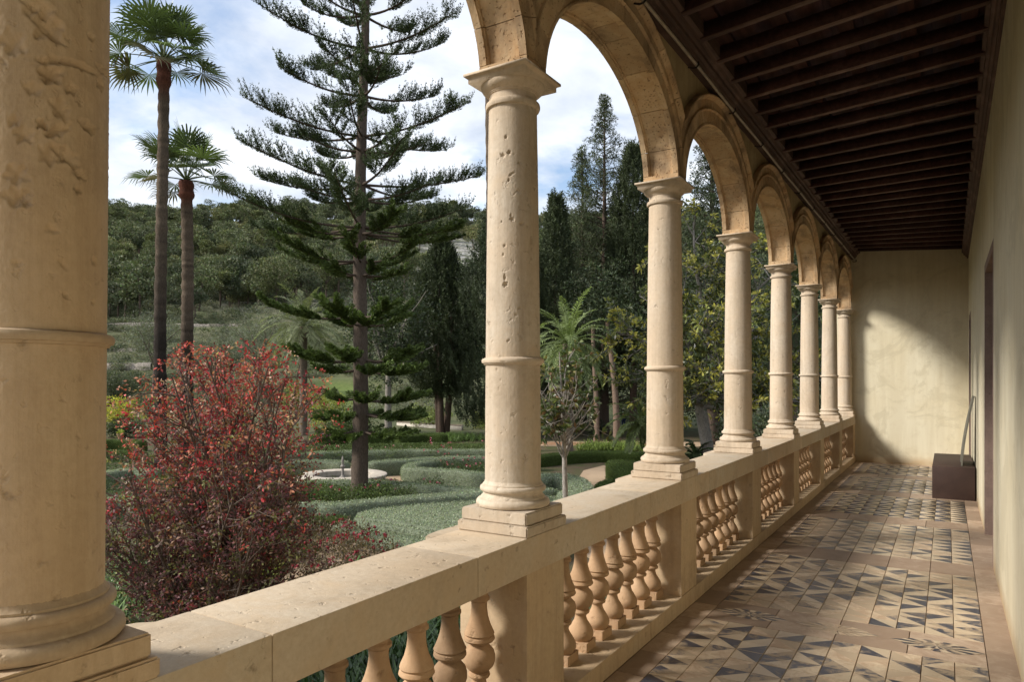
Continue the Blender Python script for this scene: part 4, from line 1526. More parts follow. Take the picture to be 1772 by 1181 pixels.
# ---- feather palms
def feather_palm(name, px, dep, crown_py, w_px, frond, nf, seed, label, base_py=None, col=(.085, .105, .045), trunk=True, el0=82, span=120, group='feather palms', cat='palm tree'):
    g = np.random.default_rng(seed)
    base = at(px, dep); base[2] = height(base[0], base[1])
    top = at(px, dep, crown_py)
    root = things_tree(name, base, label, cat, group)
    r = w_px / 2 * dep / FPX
    if trunk:
        mb = MB()
        ts = np.linspace(0, 1, 40)
        P = base[None] + (top - base)[None] * ts[:, None]
        ns = 14
        th = np.linspace(0, 2 * math.pi, ns, endpoint=False)
        R = r * np.interp(ts, [0, .1, .85, .95, 1], [1.2, 1, 1, 1.45, 1.2])[:, None] * (1 + g.normal(0, .07, (40, ns)))
        V = np.stack([P[:, 0:1] + R * np.cos(th), P[:, 1:2] + R * np.sin(th), np.repeat(P[:, 2:3], ns, 1)], -1).reshape(-1, 3)
        i = np.arange(39)[:, None] * ns
        j = np.arange(ns)[None, :]
        k = (j + 1) % ns
        mb.add(V, np.stack([i + j, i + k, i + ns + k, i + ns + j], -1).reshape(-1, 4), (.16, .125, .095))
        finish(root, mb, 'trunk', M_ABARK, True)
    lf = MB()
    for q in range(nf):
        a = q * 2.399 + g.normal(0, .15)
        f = (q + .5) / nf
        el = math.radians(el0 - span * f)
        d = np.array([math.cos(a) * math.cos(el), math.sin(a) * math.cos(el), math.sin(el)])
        L = frond * g.uniform(.82, 1.1)
        n = 16
        P = [top.copy()]
        for s_ in range(n):
            d = unit(d + np.array([0, 0, -.085 - .05 * s_ / n]))
            P.append(P[-1] + d * L / n)
        P = np.array(P)
        c0 = np.asarray(col) * np.exp(g.normal(0, .22))
        tubes(lf, path_segs(P, np.linspace(.03, .008, n + 1)), 4, c0 * 1.3)
        m = 40
        t = np.linspace(.12, .99, m) + g.normal(0, .006, m)
        x = t * n
        i = np.minimum(x.astype(int), n - 1)
        qp = P[i] + (P[i + 1] - P[i]) * (x - i)[:, None]
        ax = unit(P[i + 1] - P[i])
        sd = unit(np.cross(ax, np.array([0, 0, 1.0])) + 1e-3)
        up = unit(np.cross(sd, ax))
        ll = L * .16 * np.sin(np.clip(t, 0, 1) * 2.6 + .35)
        for s_ in (-1, 1):
            D = unit(ax * .75 + sd * s_ * .85 + up * .28 + g.normal(0, .15, (m, 3)))
            leaves(lf, qp, D, ll, .036 * (1 + dep / 60), c0[None] * np.exp(g.normal(0, .15, (m, 1))), droop=.3, nrm=up, fold=.1)
    finish(root, lf, 'crown', M_LEAF)
feather_palm('date_palm', 525, 60, 566, 13, 4.6, 44, 6, 'feather palm with arching fronds behind the red leaved shrub', col=(.165, .185, .095))
feather_palm('date_palm', 984, 42, 596, 16, 3.5, 50, 7, 'feather palm with pale green fronds just right of the pitted column', col=(.19, .235, .095))
feather_palm('date_palm', 1372, 34, 540, 15, 3.0, 34, 8, 'dark feather palm glimpsed behind the yellow leaved tree near the far columns', col=(.055, .075, .03))
feather_palm('fan_palm_shrub', 1112, 33, 735, 10, 2.0, 30, 9, 'bushy low palm with drooping leaves beside the third column', trunk=False, el0=78, span=95, col=(.085, .11, .04), group='low palm shrubs', cat='shrub')
feather_palm('fan_palm_shrub', 1204, 30, 790, 10, 1.3, 24, 10, 'bushy low palm at the foot of the forked grey trunk', trunk=False, el0=70, span=80, col=(.05, .075, .03), group='low palm shrubs', cat='shrub')

# ---- cypresses and other dark conifers
def column_tree(name, px, dep, top_py, bot_py, w_px, seed, label, col, nclump=900, prof=None, trunks=3, leaf=.21, base_py=None, group='dark conifers', ragged=.12, skirt=0.0, pull=.92):
    g = np.random.default_rng(seed)
    base = at(px, dep); base[2] = height(base[0], base[1])
    ztop, zbot = at(px, dep, top_py)[2], at(px, dep, bot_py)[2]
    root = things_tree(name, base, label, 'tree', group)
    tr = MB()
    for k in range(trunks):
        a = k * 2.2 + seed
        q = base + np.array([.35 * math.cos(a), .35 * math.sin(a), 0]) * (trunks > 1)
        e = np.array([base[0] + .9 * math.cos(a) * (trunks > 1), base[1] + .9 * math.sin(a) * (trunks > 1), zbot + (ztop - zbot) * .75])
        Pm = (q + e) / 2 + np.array([.25 * math.cos(a), .25 * math.sin(a), 0]) * (trunks > 1)
        tubes(tr, path_segs([q, Pm * .6 + q * .4, Pm, e], [.30, .24, .18, .05]) if trunks > 1 else path_segs([q - [0, 0, .2], (q + e) / 2, e], [.38, .27, .06]), 8, (.12, .085, .065))
    finish(root, tr, 'trunk', M_ABARK)
    if prof is None:
        prof = ([0, .08, .25, .5, .75, .9, 1.0], [.45, .8, 1.0, .92, .62, .32, .04])
    mb = MB()
    t = g.random(nclump) ** 1.0
    wr = np.interp(t, *prof) * (w_px / 2) * dep / FPX
    a = g.uniform(0, 6.28, nclump)
    lob = 1 + ragged * np.sin(a * 3 + t * 17 + seed) + g.normal(0, ragged, nclump)
    rad = wr * (pull + (1 - pull) * g.random(nclump)) * lob * np.where(g.random(nclump) < .25, g.uniform(.3, .9, nclump), 1)
    C = np.column_stack([base[0] + rad * np.cos(a), base[1] + rad * np.sin(a), zbot + (ztop - zbot) * t])
    n = 44
    out = np.column_stack([np.cos(a), np.sin(a), np.zeros(nclump)])
    ax = unit(out * .35 + np.array([0, 0, 1.0]) + g.normal(0, .15, (nclump, 3)))
    cl = np.asarray(col)[None] * np.exp(g.normal(0, .24, (nclump, 1)))
    s = np.repeat(np.linspace(0, 1, n)[None], nclump, 0)
    Ls = leaf * 4.6 * g.uniform(.7, 1.3, nclump)
    Pn = C[:, None] + ax[:, None] * (s * Ls[:, None])[:, :, None] + g.normal(0, leaf * .46, (nclump, n, 3)) * (1 - .7 * s)[:, :, None]
    D = unit(ax[:, None] * .9 + g.normal(0, .5, (nclump, n, 3)) + out[:, None] * .25)
    leaves(mb, Pn.reshape(-1, 3), D.reshape(-1, 3), leaf * g.uniform(.6, 1.2, nclump * n), leaf * .34, np.repeat(cl, n, 0) * np.exp(g.normal(0, .15, (nclump * n, 1))), nrm=np.repeat(out, n, 0) + g.normal(0, .6, (nclump * n, 3)))
    finish(root, mb, 'crown', M_NEEDLE)
    return root
CYP = (.055, .070, .034)
column_tree('cypress_tree', 765, 60, 432, 690, 108, 51, 'broad dark cypress with several splayed trunks left of the pitted column', (.046, .060, .028), 2300, trunks=4, ragged=.07)
column_tree('cypress_tree', 848, 57, 405, 742, 100, 52, 'dark conifer half hidden behind the pitted column on its left side', (.046, .060, .030), 1200, trunks=1, ragged=.25, prof=([0, .1, .4, .7, .9, 1], [.8, .95, 1, .75, .4, .05]))
column_tree('cypress_tree', 962, 58, 352, 700, 62, 53, 'narrow dark cypress nearest the pitted column on its right side', CYP, 1500, trunks=1, prof=([0, .1, .4, .7, .9, 1], [.9, 1, .95, .7, .35, .1]))
column_tree('cypress_tree', 1096, 60, 264, 640, 92, 54, 'tapering dark cypress just left of the third column', (.050, .064, .030), 2000, trunks=1, ragged=.10)

def tier_conifer(name, px, dep, top_py, bot_py, w_px, seed, label, col, nbr=170, leaf=.30, group='dark conifers', rise=.35):
    g = np.random.default_rng(seed)
    base = at(px, dep); base[2] = height(base[0], base[1])
    ztop, zbot = at(px, dep, top_py)[2], at(px, dep, bot_py)[2]
    root = things_tree(name, base, label, 'tree', group)
    tr, mb = MB(), MB()
    tubes(tr, path_segs([base - [0, 0, .2], (base * .5 + np.array([base[0], base[1], ztop]) * .5), np.array([base[0], base[1], ztop])], [.45, .26, .03]), 8, (.11, .08, .062))
    C, R, Dd = [], [], []
    for b in range(nbr):
        t = (b + g.random()) / nbr
        L = (w_px / 2) * dep / FPX * (1 - t) * g.uniform(.55, 1.1) + .18
        a = b * 2.399 + g.normal(0, .3)
        p = np.array([base[0], base[1], zbot + (ztop - zbot) * t])
        d = np.array([math.cos(a), math.sin(a), rise + .25 * t])
        P, _ = wobble_path(g, p, d, L, 5, .10, .02)
        tubes(tr, path_segs(P, np.linspace(.05, .01, 6)), 4, (.10, .075, .06))
        m = max(2, int(L / .55))
        for q in range(m):
            u = .25 + .75 * (q + 1) / m
            i = min(4, int(u * 5))
            C.append(P[i] + (P[i + 1] - P[i]) * (u * 5 - i) + g.normal(0, .16, 3))
            R.append(g.uniform(.34, .62) * (1 - .35 * t))
    clump_leaves(mb, C, R, 56, leaf * .66, leaf * .20, col, .8, .55, .28)
    finish(root, tr, 'trunk', M_ABARK)
    finish(root, mb, 'crown', M_NEEDLE)
tier_conifer('tall_fir', 1046, 62, 170, 700, 330, 55, 'tallest pointed conifer, its tip against the sky between second and third columns', (.060, .075, .036), 210, rise=.12)
tier_conifer('tall_fir', 1008, 64, 262, 700, 250, 56, 'ragged conifer leaning against the tallest pointed one, a little lower', (.062, .076, .036), 190, rise=.12)
tier_conifer('tall_fir', 1232, 52, 205, 720, 330, 57, 'big dark conifer towering behind the yellow leaved tree', (.052, .067, .034), 230, .32)

def round_tree(name, px, dep, cpy, rx_px, ry_px, seed, label, col, nclump=260, R=1.0, leaf=.34, trunk_px=None, cat='tree', group=None, barkc=(.13, .10, .08), mat=None, n=34, trunk_r=.25, flat=.85, width=.45, base_dx=0):
    g = np.random.default_rng(seed)
    base = at(px + base_dx, dep); base[2] = height(base[0], base[1])
    c = at(px, dep, cpy)
    rx, ry = rx_px * dep / FPX, ry_px * dep / FPX
    root = things_tree(name, base, label, cat, group)
    tr, mb = MB(), MB()
    segs, tips = [], []
    fork = base + (c - base) * .55
    segs.append(path_segs([base - [0, 0, .2], base * .5 + fork * .5 + g.normal(0, .08, 3), fork], [trunk_r * 1.2, trunk_r, trunk_r * .8]))
    for k in range(7):
        a = k * .9
        e = c + np.array([math.cos(a) * rx * .7, math.sin(a) * rx * .7, g.uniform(-.3, .75) * ry])
        P, _ = wobble_path(g, fork, e - fork, np.linalg.norm(e - fork), 6, .16)
        segs.append(path_segs(P, np.linspace(trunk_r * .55, .02, 7)))
    tubes(tr, np.concatenate(segs), 7, barkc)
    d = unit(g.normal(size=(nclump, 3)))
    q = g.random(nclump) ** .42
    lob = 1 + .22 * np.sin(d[:, 0] * 5 + seed) * np.cos(d[:, 2] * 6)
    C = c[None] + d * (q * lob)[:, None] * np.array([rx, rx, ry])
    C = C[C[:, 2] > base[2] + .25]
    clump_leaves(mb, C, R * g.uniform(.6, 1.2, len(C)), n, leaf, leaf * width, col, flat, .3, .28)
    finish(root, tr, 'trunk', M_ABARK)
    finish(root, mb, 'crown', mat or M_LEAF)
# dark grove closing the view
DK = (.028, .040, .018)
round_tree('evergreen_oak', 1010, 74, 600, 85, 120, 61, 'dark evergreen behind the feather palm right of the pitted column', DK, 300, 1.1, .36, group='dark evergreens of the grove')
round_tree('evergreen_oak', 1120, 72, 600, 90, 130, 62, 'dark evergreen behind the leaning bare trunks', (.030, .043, .020), 300, 1.1, .36, group='dark evergreens of the grove')
round_tree('evergreen_oak', 1240, 66, 600, 110, 150, 63, 'dark evergreen filling the gap behind the forked grey trunk', (.026, .038, .017), 320, 1.1, .36, group='dark evergreens of the grove')
round_tree('evergreen_oak', 1370, 58, 590, 100, 170, 64, 'dark evergreen behind the fourth and fifth columns', (.028, .040, .019), 300, 1.0, .34, group='dark evergreens of the grove')
round_tree('evergreen_oak', 1500, 50, 560, 120, 190, 65, 'dark evergreen seen through the last arches by the end wall', (.030, .042, .020), 300, 1.0, .34, group='dark evergreens of the grove')
round_tree('evergreen_oak', 900, 75, 600, 90, 130, 66, 'dark evergreen mostly hidden behind the pitted column', (.028, .039, .018), 260, 1.1, .36, group='dark evergreens of the grove')
round_tree('carob_tree', 672, 54, 560, 78, 120, 67, 'dark spreading tree with pale straight trunk right of the tall tiered conifer', (.038, .052, .024), 210, .85, .28, barkc=(.26, .235, .20), trunk_r=.27)
for k, (px, dep, py, rx, ry, lb) in enumerate([(268, 92, 582, 44, 46, 'grey green olive tree behind the two tall palm trunks'), (448, 95, 585, 55, 52, 'grey green olive tree left of the arching feather palm'),
                                               (400, 100, 605, 40, 34, 'small grey olive tree just above the red leaved shrub'), (205, 84, 672, 40, 26, 'low dark olive bush above the yellow shrub by the left column'), (640, 110, 560, 50, 40, 'grey olive tree on the slope behind the tiered conifer')]):
    round_tree('olive_tree', px, dep, py, rx, ry, 70 + k, lb, (.125, .135, .095) if k != 3 else (.055, .066, .035), 150, 1.0, .26, cat='tree', group='olive trees on the slope', n=44, width=.30)
for k, (px, dep, py, rx, ry) in enumerate([(390, 205, 492, 26, 22), (478, 190, 478, 44, 36), (530, 215, 470, 30, 26), (565, 200, 466, 34, 30), (700, 205, 452, 30, 26)]):
    round_tree('stone_pine', px, dep, py, rx, ry, 80 + k, ['small pine with a bare stem at the edge of the wood', 'broad pale green pine standing clear at the foot of the wood', 'pine behind the crown of the feather palm on the slope', 'rounded pine showing left of the tiered conifer trunk', 'rounded pine showing right of the tiered conifer trunk'][k],
               (.088, .100, .042), 110, 1.3, .50, group='pines at the edge of the wood', mat=M_NEEDLE, n=40)
# bare leaning trunks under the grove
for k, (b, t, r, lb) in enumerate([((1067, 768), (1054, 560), .26, 'leaning brown tree trunk beside the walking person'), ((1030, 768), (1029, 560), .20, 'left one of the bare trunks in front of the grove'), ((1036, 735), (1034, 600), .10, 'thin bare stem touching the left bare trunk')]):
    bp = on_garden(*b)
    dep = HG * FPX / (b[1] - HY)
    tp = at(t[0], dep + 1, t[1])
    root = things_tree('pine_trunk_tree', bp, lb, 'tree', 'bare trunks before the grove')
    g = np.random.default_rng(90 + k)
    mb = MB()
    tt = np.linspace(0, 1, 14)
    P = bp[None] + (tp - bp)[None] * tt[:, None] + np.column_stack([.12 * np.sin(tt * 4 + k), .05 * np.sin(tt * 5), np.zeros(14)])
    tubes(mb, path_segs(P, np.interp(tt, [0, .08, 1], [r * 1.35, r, r * .65])), 9, (.19, .135, .10))
    finish(root, mb, 'trunk', M_ABARK, True)
    lf = MB()
    C = tp[None] + g.normal(0, 1, (60, 3)) * np.array([1.5, 1.5, 1.2]) + np.array([0, 0, 1.6])
    clump_leaves(lf, C, .6, 26, .3, .12, (.035, .048, .022), .8, .3)
    finish(root, lf, 'crown', M_NEEDLE)

# ---- yellow leaved tree (large leaves in rosettes)
def rosette_tree():
    g = np.random.default_rng(101)
    dep = 30.0
    base = at(1232, dep); base[2] = GZ
    root = things_tree('loquat_tree', base, 'large tree with yellow green leaf rosettes and forked grey trunk behind third column', 'tree')
    segs, tips = [], []
    fork = at(1212, dep, 702)
    mid = (base + fork) / 2 + np.array([.06, .0, 0])
    segs.append(path_segs([base - [0, 0, .2], mid, fork], [.34, .27, .25]))
    aims = [(1065, 575, -.5), (1100, 640, .8), (1120, 520, .5), (1150, 440, -.3), (1200, 385, .2), (1235, 450, 1.2), (1225, 560, -1.2), (1290, 430, .4), (1300, 540, -.6), (1345, 560, .6), (1330, 650, -.5), (1395, 600, .8), (1390, 690, .2), (1150, 680, -.8), (1260, 640, -1.4), (1185, 520, 1.0), (1430, 660, .8), (1345, 470, .5)]
    ctr = []
    for (px, py, dd) in aims:
        e = at(px, dep + dd * 2.2, py)
        st = fork + np.array([0, 0, g.uniform(0, 1.2)]) * (py < 600)
        d = e - st
        L = np.linalg.norm(d)
        P, dv = wobble_path(g, st, d, L, 8, .13)
        P = P + np.linspace(0, 1, 9)[:, None] * (e - P[-1])[None]
        segs.append(path_segs(P, np.linspace(.135, .035, 9)))
        for k in range(14):
            i = g.integers(2, 8)
            grow(g, segs, tips, P[i] + (P[i + 1] - P[i]) * g.random(), unit(unit(d) * .6 + g.normal(0, .7, 3)), g.uniform(.7, 1.5), .03, 1, .8, 3, .18, .04, .75, .008)
    tr = MB()
    tubes(tr, np.concatenate(segs), 7, (.235, .215, .19))
    finish(root, tr, 'trunk', M_ABARK, True)
    T = np.array([t[0] for t in tips]); Dt = np.array([t[1] for t in tips])
    sel = g.choice(len(T), min(len(T), 3600), replace=False)
    T, Dt = T[sel], Dt[sel]
    mb = MB()
    n = 8
    k = len(T)
    ax = unit(Dt + np.array([0, 0, .3]))
    d = unit(g.normal(size=(k, n, 3)))
    D = unit(d + ax[:, None] * .75)
    kind = g.random(k)
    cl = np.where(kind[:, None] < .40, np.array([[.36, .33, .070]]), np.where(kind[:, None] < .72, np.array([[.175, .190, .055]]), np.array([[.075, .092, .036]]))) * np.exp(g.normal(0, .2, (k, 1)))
    cc = np.repeat(cl, n, 0) * np.exp(g.normal(0, .22, (k * n, 1)))
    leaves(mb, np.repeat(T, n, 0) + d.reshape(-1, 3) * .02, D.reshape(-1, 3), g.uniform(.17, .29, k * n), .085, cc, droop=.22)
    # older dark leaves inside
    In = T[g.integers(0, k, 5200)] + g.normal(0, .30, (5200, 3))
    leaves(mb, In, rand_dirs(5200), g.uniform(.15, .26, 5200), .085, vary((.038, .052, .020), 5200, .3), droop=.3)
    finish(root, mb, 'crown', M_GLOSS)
rosette_tree()

# ---- young magnolia with bare grey twigs
def young_magnolia():
    g = np.random.default_rng(111)
    dep = 13.0
    base = at(978, dep); base[2] = GZ
    root = things_tree('young_magnolia', base, 'slender young tree with bare grey twigs and sparse glossy leaves right of pitted column', 'tree')
    segs = []
    top = at(968, dep, 610)
    fork = at(977, dep, 800)
    segs.append(path_segs([base - [0, 0, .1], at(979, dep, 900), fork, at(974, dep, 720), top], [.062, .052, .046, .028, .008]))
    tips = []
    for k in range(40):
        t = g.random() ** 1.2
        p = fork * (1 - t) + at(973, dep, 690) * t
        a = g.uniform(0, 6.28)
        hd = Rv * math.cos(a) + Fv * math.sin(a)
        L = g.uniform(.55, 1.35) * (1.15 - .4 * t)
        P, dv = wobble_path(g, p, hd * .62 + np.array([0, 0, 1.0]) * g.uniform(.45, 1.3), L, 6, .09, .05)
        segs.append(path_segs(P, np.linspace(.017, .005, 7)))
        for q in P[4:]:
            tips.append((q, dv))
        for b in range(3):
            i = g.integers(2, 6)
            P2, d2 = wobble_path(g, P[i], unit(dv + g.normal(0, .6, 3)), L * .45, 3, .1, .04)
            segs.append(path_segs(P2, np.linspace(.008, .0035, 4)))
            tips.append((P2[-1], d2)); tips.append((P2[-2], d2))
    tr = MB()
    tubes(tr, np.concatenate(segs), 6, (.36, .325, .285))
    finish(root, tr, 'trunk', M_ABARK, True)
    T = np.array([t[0] for t in tips]); Dt = np.array([t[1] for t in tips])
    bare = (T[:, 2] > at(0, dep, 735)[2]) & (T[:, 2] < at(0, dep, 655)[2]) & (g.random(len(T)) < .55)
    T, Dt = T[~bare], Dt[~bare]
    k, n = len(T), 8
    d = unit(g.normal(size=(k, n, 3)))
    D = unit(d + Dt[:, None] * .9)
    cc = mixcol([(.060, .085, .030), (.10, .12, .04), (.22, .19, .06), (.15, .085, .045)], [5, 3, 1.6, 1.4], k * n, .2)
    mb = MB()
    leaves(mb, np.repeat(T, n, 0), D.reshape(-1, 3), g.uniform(.09, .17, k * n), .06, cc, droop=.15)
    finish(root, mb, 'crown', M_GLOSS)
young_magnolia()

# ---- red autumn shrub
def red_shrub():
    g = np.random.default_rng(121)
    dep = 9.6
    base = at(395, dep); base[2] = GZ
    root = things_tree('crape_myrtle', base, 'big many stemmed shrub with red and purple autumn leaves behind the rail', 'shrub')
    segs, tips = [], []
    # outline of the crown in the picture: reach at each height
    hpy = np.array([600, 640, 700, 760, 820, 880, 960, 1040, 1120])
    lef = np.array([330, 262, 205, 190, 165, 120, 120, 130, 160])
    rig = np.array([490, 540, 570, 556, 520, 515, 560, 560, 520])
    for k in range(52):
        py = 615 + 400 * g.random() ** 1.25
        l_, r_ = np.interp(py, hpy, lef), np.interp(py, hpy, rig)
        px = g.uniform(l_ + 20, r_ - 20)
        e = at(px, dep + g.normal(0, 1.05), py)
        b = base + np.append(g.normal(0, .16, 2), 0)
        d = e - b
        L = np.linalg.norm(d)
        P, dv = wobble_path(g, b, np.array([d[0] * .5, d[1] * .5, d[2] * 1.25]), L, 8, .07)
        P = P + (np.linspace(0, 1, 9) ** 1.3)[:, None] * (e - P[-1])[None]
        segs.append(path_segs(P, np.linspace(.036, .009, 9)))
        for q in range(15):
            i = g.integers(3, 8)
            grow(g, segs, tips, P[i] + (P[i + 1] - P[i]) * g.random(), unit(unit(P[i + 1] - P[i]) + g.normal(0, .55, 3)), g.uniform(.4, .8), .009, 1, .8, 3, .14, .03, .75, .0028)
    S = np.concatenate(segs)
    dS = S[:, 3] * Fv[0] + S[:, 4] * Fv[1]
    sx = CX + FPX * (S[:, 3] * Rv[0] + S[:, 4] * Rv[1]) / dS
    sy = HY - FPX * (S[:, 5] - CAMZ) / dS
    S = S[(sy > 612) & (sx > np.interp(sy, hpy, lef) - 8) & (sx < np.interp(sy, hpy, rig) + 8)]
    tr = MB()
    tubes(tr, S, 5, (.15, .115, .092))
    finish(root, tr, 'stem', M_ABARK)
    T = np.array([t[0] for t in tips]); Dt = np.array([t[1] for t in tips])
    # keep to the outline
    dpt = T[:, 0] * Fv[0] + T[:, 1] * Fv[1]
    px = CX + FPX * (T[:, 0] * Rv[0] + T[:, 1] * Rv[1]) / dpt
    py = HY - FPX * (T[:, 2] - CAMZ) / dpt
    ok = (px > np.interp(py, hpy, lef) - 12 + g.normal(0, 10, len(T))) & (px < np.interp(py, hpy, rig) + 12 + g.normal(0, 10, len(T))) & (py > 596)
    T, Dt, py = T[ok], Dt[ok], py[ok]
    n = 8
    k = len(T)
    if k > 11000:
        s = g.choice(k, 11000, replace=False); T, Dt, py = T[s], Dt[s], py[s]; k = 11000
    d = unit(g.normal(size=(k, n, 3)))
    D = unit(d + Dt[:, None] * .4)
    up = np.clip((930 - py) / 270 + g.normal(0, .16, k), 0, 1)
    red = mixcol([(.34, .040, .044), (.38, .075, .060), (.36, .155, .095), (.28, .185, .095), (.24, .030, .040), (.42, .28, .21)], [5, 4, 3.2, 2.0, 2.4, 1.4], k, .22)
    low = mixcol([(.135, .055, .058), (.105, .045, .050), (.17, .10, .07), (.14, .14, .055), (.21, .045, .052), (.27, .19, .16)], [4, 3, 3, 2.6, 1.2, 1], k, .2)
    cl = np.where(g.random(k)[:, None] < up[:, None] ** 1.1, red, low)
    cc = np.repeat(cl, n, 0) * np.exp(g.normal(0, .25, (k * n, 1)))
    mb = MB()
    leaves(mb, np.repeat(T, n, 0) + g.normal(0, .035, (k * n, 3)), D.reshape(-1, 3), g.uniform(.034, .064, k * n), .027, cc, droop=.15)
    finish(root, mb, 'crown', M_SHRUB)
red_shrub()

# ------------------------------------------------------------------ hedges and beds
def catmull(P, m=8):
    P = np.asarray(P, float)
    if len(P) < 3:
        t = np.linspace(0, 1, m * 2)[:, None]
        return P[0] * (1 - t) + P[-1] * t
    Q = np.concatenate([[2 * P[0] - P[1]], P, [2 * P[-1] - P[-2]]])
    out = []
    for i in range(1, len(Q) - 2):
        for t in np.linspace(0, 1, m, endpoint=False):
            a, b, c, d = Q[i - 1:i + 3]
            out.append(.5 * (2 * b + (c - a) * t + (2 * a - 5 * b + 4 * c - d) * t ** 2 + (-a + 3 * b - 3 * c + d) * t ** 3))
    out.append(P[-1])
    return np.array(out)

GREY = (.220, .252, .172)
BOX = (.062, .090, .022)
def hedge_core_mat(name, c):
    M = Mat(name, .95, .1)
    v = M.vec((1, 1, 1), 'World')
    nz = M.noise(26, v, 6, .7)
    M.color(M.mix(M.ramp(nz, [(.35, 0.0), (.65, 1.0)]), tuple(x * .45 for x in c), c))
    M.bump(nz, 1.0, .04)
    return M.m
M_HGREY, M_HBOX = hedge_core_mat('grey_hedge_core', tuple(x * 1.1 for x in GREY)), hedge_core_mat('box_hedge_core', BOX)

def dress(mb, P, N, col, leaf, width=.5):
    n = len(P)
    D = unit(N * .75 + rng.normal(0, .65, (n, 3)) + np.array([0, 0, .25]))
    leaves(mb, P + N * rng.uniform(-.02, .035, (n, 1)), D, leaf * rng.uniform(.6, 1.4, n), leaf * width, vary(col, n, .42, .07), nrm=N + rng.normal(0, .5, (n, 3)))

def hedge(label, pts, h, w_, kind='grey', dens=800, leaf=.046, group='clipped grey green hedges', closed=False, base_h=0.0):
    """pts: pixels along the middle of the hedge top"""
    col, core = (GREY, M_HGREY) if kind == 'grey' else (BOX, M_HBOX)
    w = w_ * .78
    W = catmull([on_garden(px, py, h)[:2] for px, py in pts], 9)
    d = np.gradient(W, axis=0)
    d = d / (np.linalg.norm(d, axis=1, keepdims=True) + 1e-9)
    s = np.stack([-d[:, 1], d[:, 0]], 1)
    rd = min(.10, w * .2)
    sec = [(-w / 2, 0), (-w / 2 - .02, h * .5), (-w / 2, h - rd), (-w / 2 + rd * .35, h - rd * .3), (-w / 2 + rd, h), (0, h + .01), (w / 2 - rd, h), (w / 2 - rd * .35, h - rd * .3), (w / 2, h - rd), (w / 2 + .02, h * .5), (w / 2, 0)]
    n, m = len(W), len(sec)
    sc = np.ones(n); sc[0] = sc[-1] = .45
    V = np.zeros((n, m, 3))
    for j, (x, z) in enumerate(sec):
        V[:, j, :2] = W + s * (x * sc)[:, None]
        V[:, j, 2] = GZ + z * np.where(sc < 1, .86, 1)
    V[:, 1:-1] += rng.normal(0, .012, (n, m - 2, 3))
    V[0, :, :2] -= d[0] * w * .18; V[-1, :, :2] += d[-1] * w * .18
    i = np.arange(n - 1)[:, None] * m
    j = np.arange(m - 1)[None, :]
    F = np.stack([i + j, i + m + j, i + m + j + 1, i + j + 1], -1).reshape(-1, 4)
    Vf = V.reshape(-1, 3)
    mb = MB()
    c0 = V.mean(1)
    mb.add(Vf, F, col, 1)
    caps = [list(range(m)), list(range((n - 1) * m, n * m))]
    mb.F += [np.array([caps[0]]), np.array([caps[1][::-1]])]; mb.M += [np.array([1]), np.array([1])]
    a, b, c = Vf[F[:, 0]], Vf[F[:, 1]], Vf[F[:, 3]]
    e = Vf[F[:, 2]]
    nr = np.cross(b - a, c - a)
    ar = np.linalg.norm(nr, axis=1)
    nr = nr / (ar[:, None] + 1e-9)
    cen = (a + b + c + e) / 4
    mid = np.repeat(np.column_stack([W, np.full(n, GZ + h * .5)])[:-1], m - 1, 0)
    flip = np.sign(np.sum(nr * (cen - mid), 1, keepdims=True)); flip[flip == 0] = 1
    nr = nr * flip
    cnt = int(min(ar.sum() * dens, 30000))
    f = rng.choice(len(F), cnt, p=ar / ar.sum())
    u, v = rng.random((cnt, 1)), rng.random((cnt, 1))
    P = (a[f] * (1 - u) + b[f] * u) * (1 - v) + (c[f] * (1 - u) + e[f] * u) * v
    dress(mb, P, nr[f], col, leaf)
    base = np.array([W[n // 2][0], W[n // 2][1], GZ])
    root = link('clipped_hedge', mb.mesh('clipped_hedge', [M_LEAF, core]))
    tag(root, label, 'hedge', group)
    return root

def hedge_block(label, poly, h, kind='grey', dens=850, leaf=.042, group='clipped grey green hedges'):
    """poly: pixels of the flat top's outline"""
    col, core = (GREY, M_HGREY) if kind == 'grey' else (BOX, M_HBOX)
    T = np.array([on_garden(px, py, h)[:2] for px, py in poly])
    bm = bmesh.new()
    vt = [bm.verts.new((x, y, GZ + h)) for x, y in T]
    f = bm.faces.new(vt)
    r = bmesh.ops.extrude_face_region(bm, geom=[f])
    for v in r['geom']:
        if isinstance(v, bmesh.types.BMVert):
            v.co.z = GZ
    bmesh.ops.recalc_face_normals(bm, faces=bm.faces)
    bmesh.ops.bevel(bm, geom=[e for e in bm.edges if all(abs(v.co.z - GZ - h) < 1e-4 for v in e.verts) or abs(e.verts[0].co.z - e.verts[1].co.z) > .1], offset=.10, segments=3, affect='EDGES')
    bmesh.ops.triangulate(bm, faces=bm.faces)
    bm.verts.ensure_lookup_table()
    V = np.array([v.co[:] for v in bm.verts])
    F = np.array([[v.index for v in f.verts] for f in bm.faces])
    bm.free()
    mb = MB()
    mb.add(V, F, col, 1)
    a, b, c = V[F[:, 0]], V[F[:, 1]], V[F[:, 2]]
    nr = np.cross(b - a, c - a)
    ar = np.linalg.norm(nr, axis=1)
    nr = nr / (ar[:, None] + 1e-9)
    wt = np.where(nr[:, 2] < -.5, 0, ar / 2)
    cnt = int(min(wt.sum() * dens, 60000))
    fi = rng.choice(len(F), cnt, p=wt / wt.sum())
    u, v = rng.random((cnt, 1)), rng.random((cnt, 1))
    sw = (u + v) > 1
    u, v = np.where(sw, 1 - u, u), np.where(sw, 1 - v, v)
    P = a[fi] + (b[fi] - a[fi]) * u + (c[fi] - a[fi]) * v
    dress(mb, P, nr[fi], col, leaf)
    o = link('clipped_hedge', mb.mesh('clipped_hedge', [M_LEAF, core]))
    return tag(o, label, 'hedge', group)

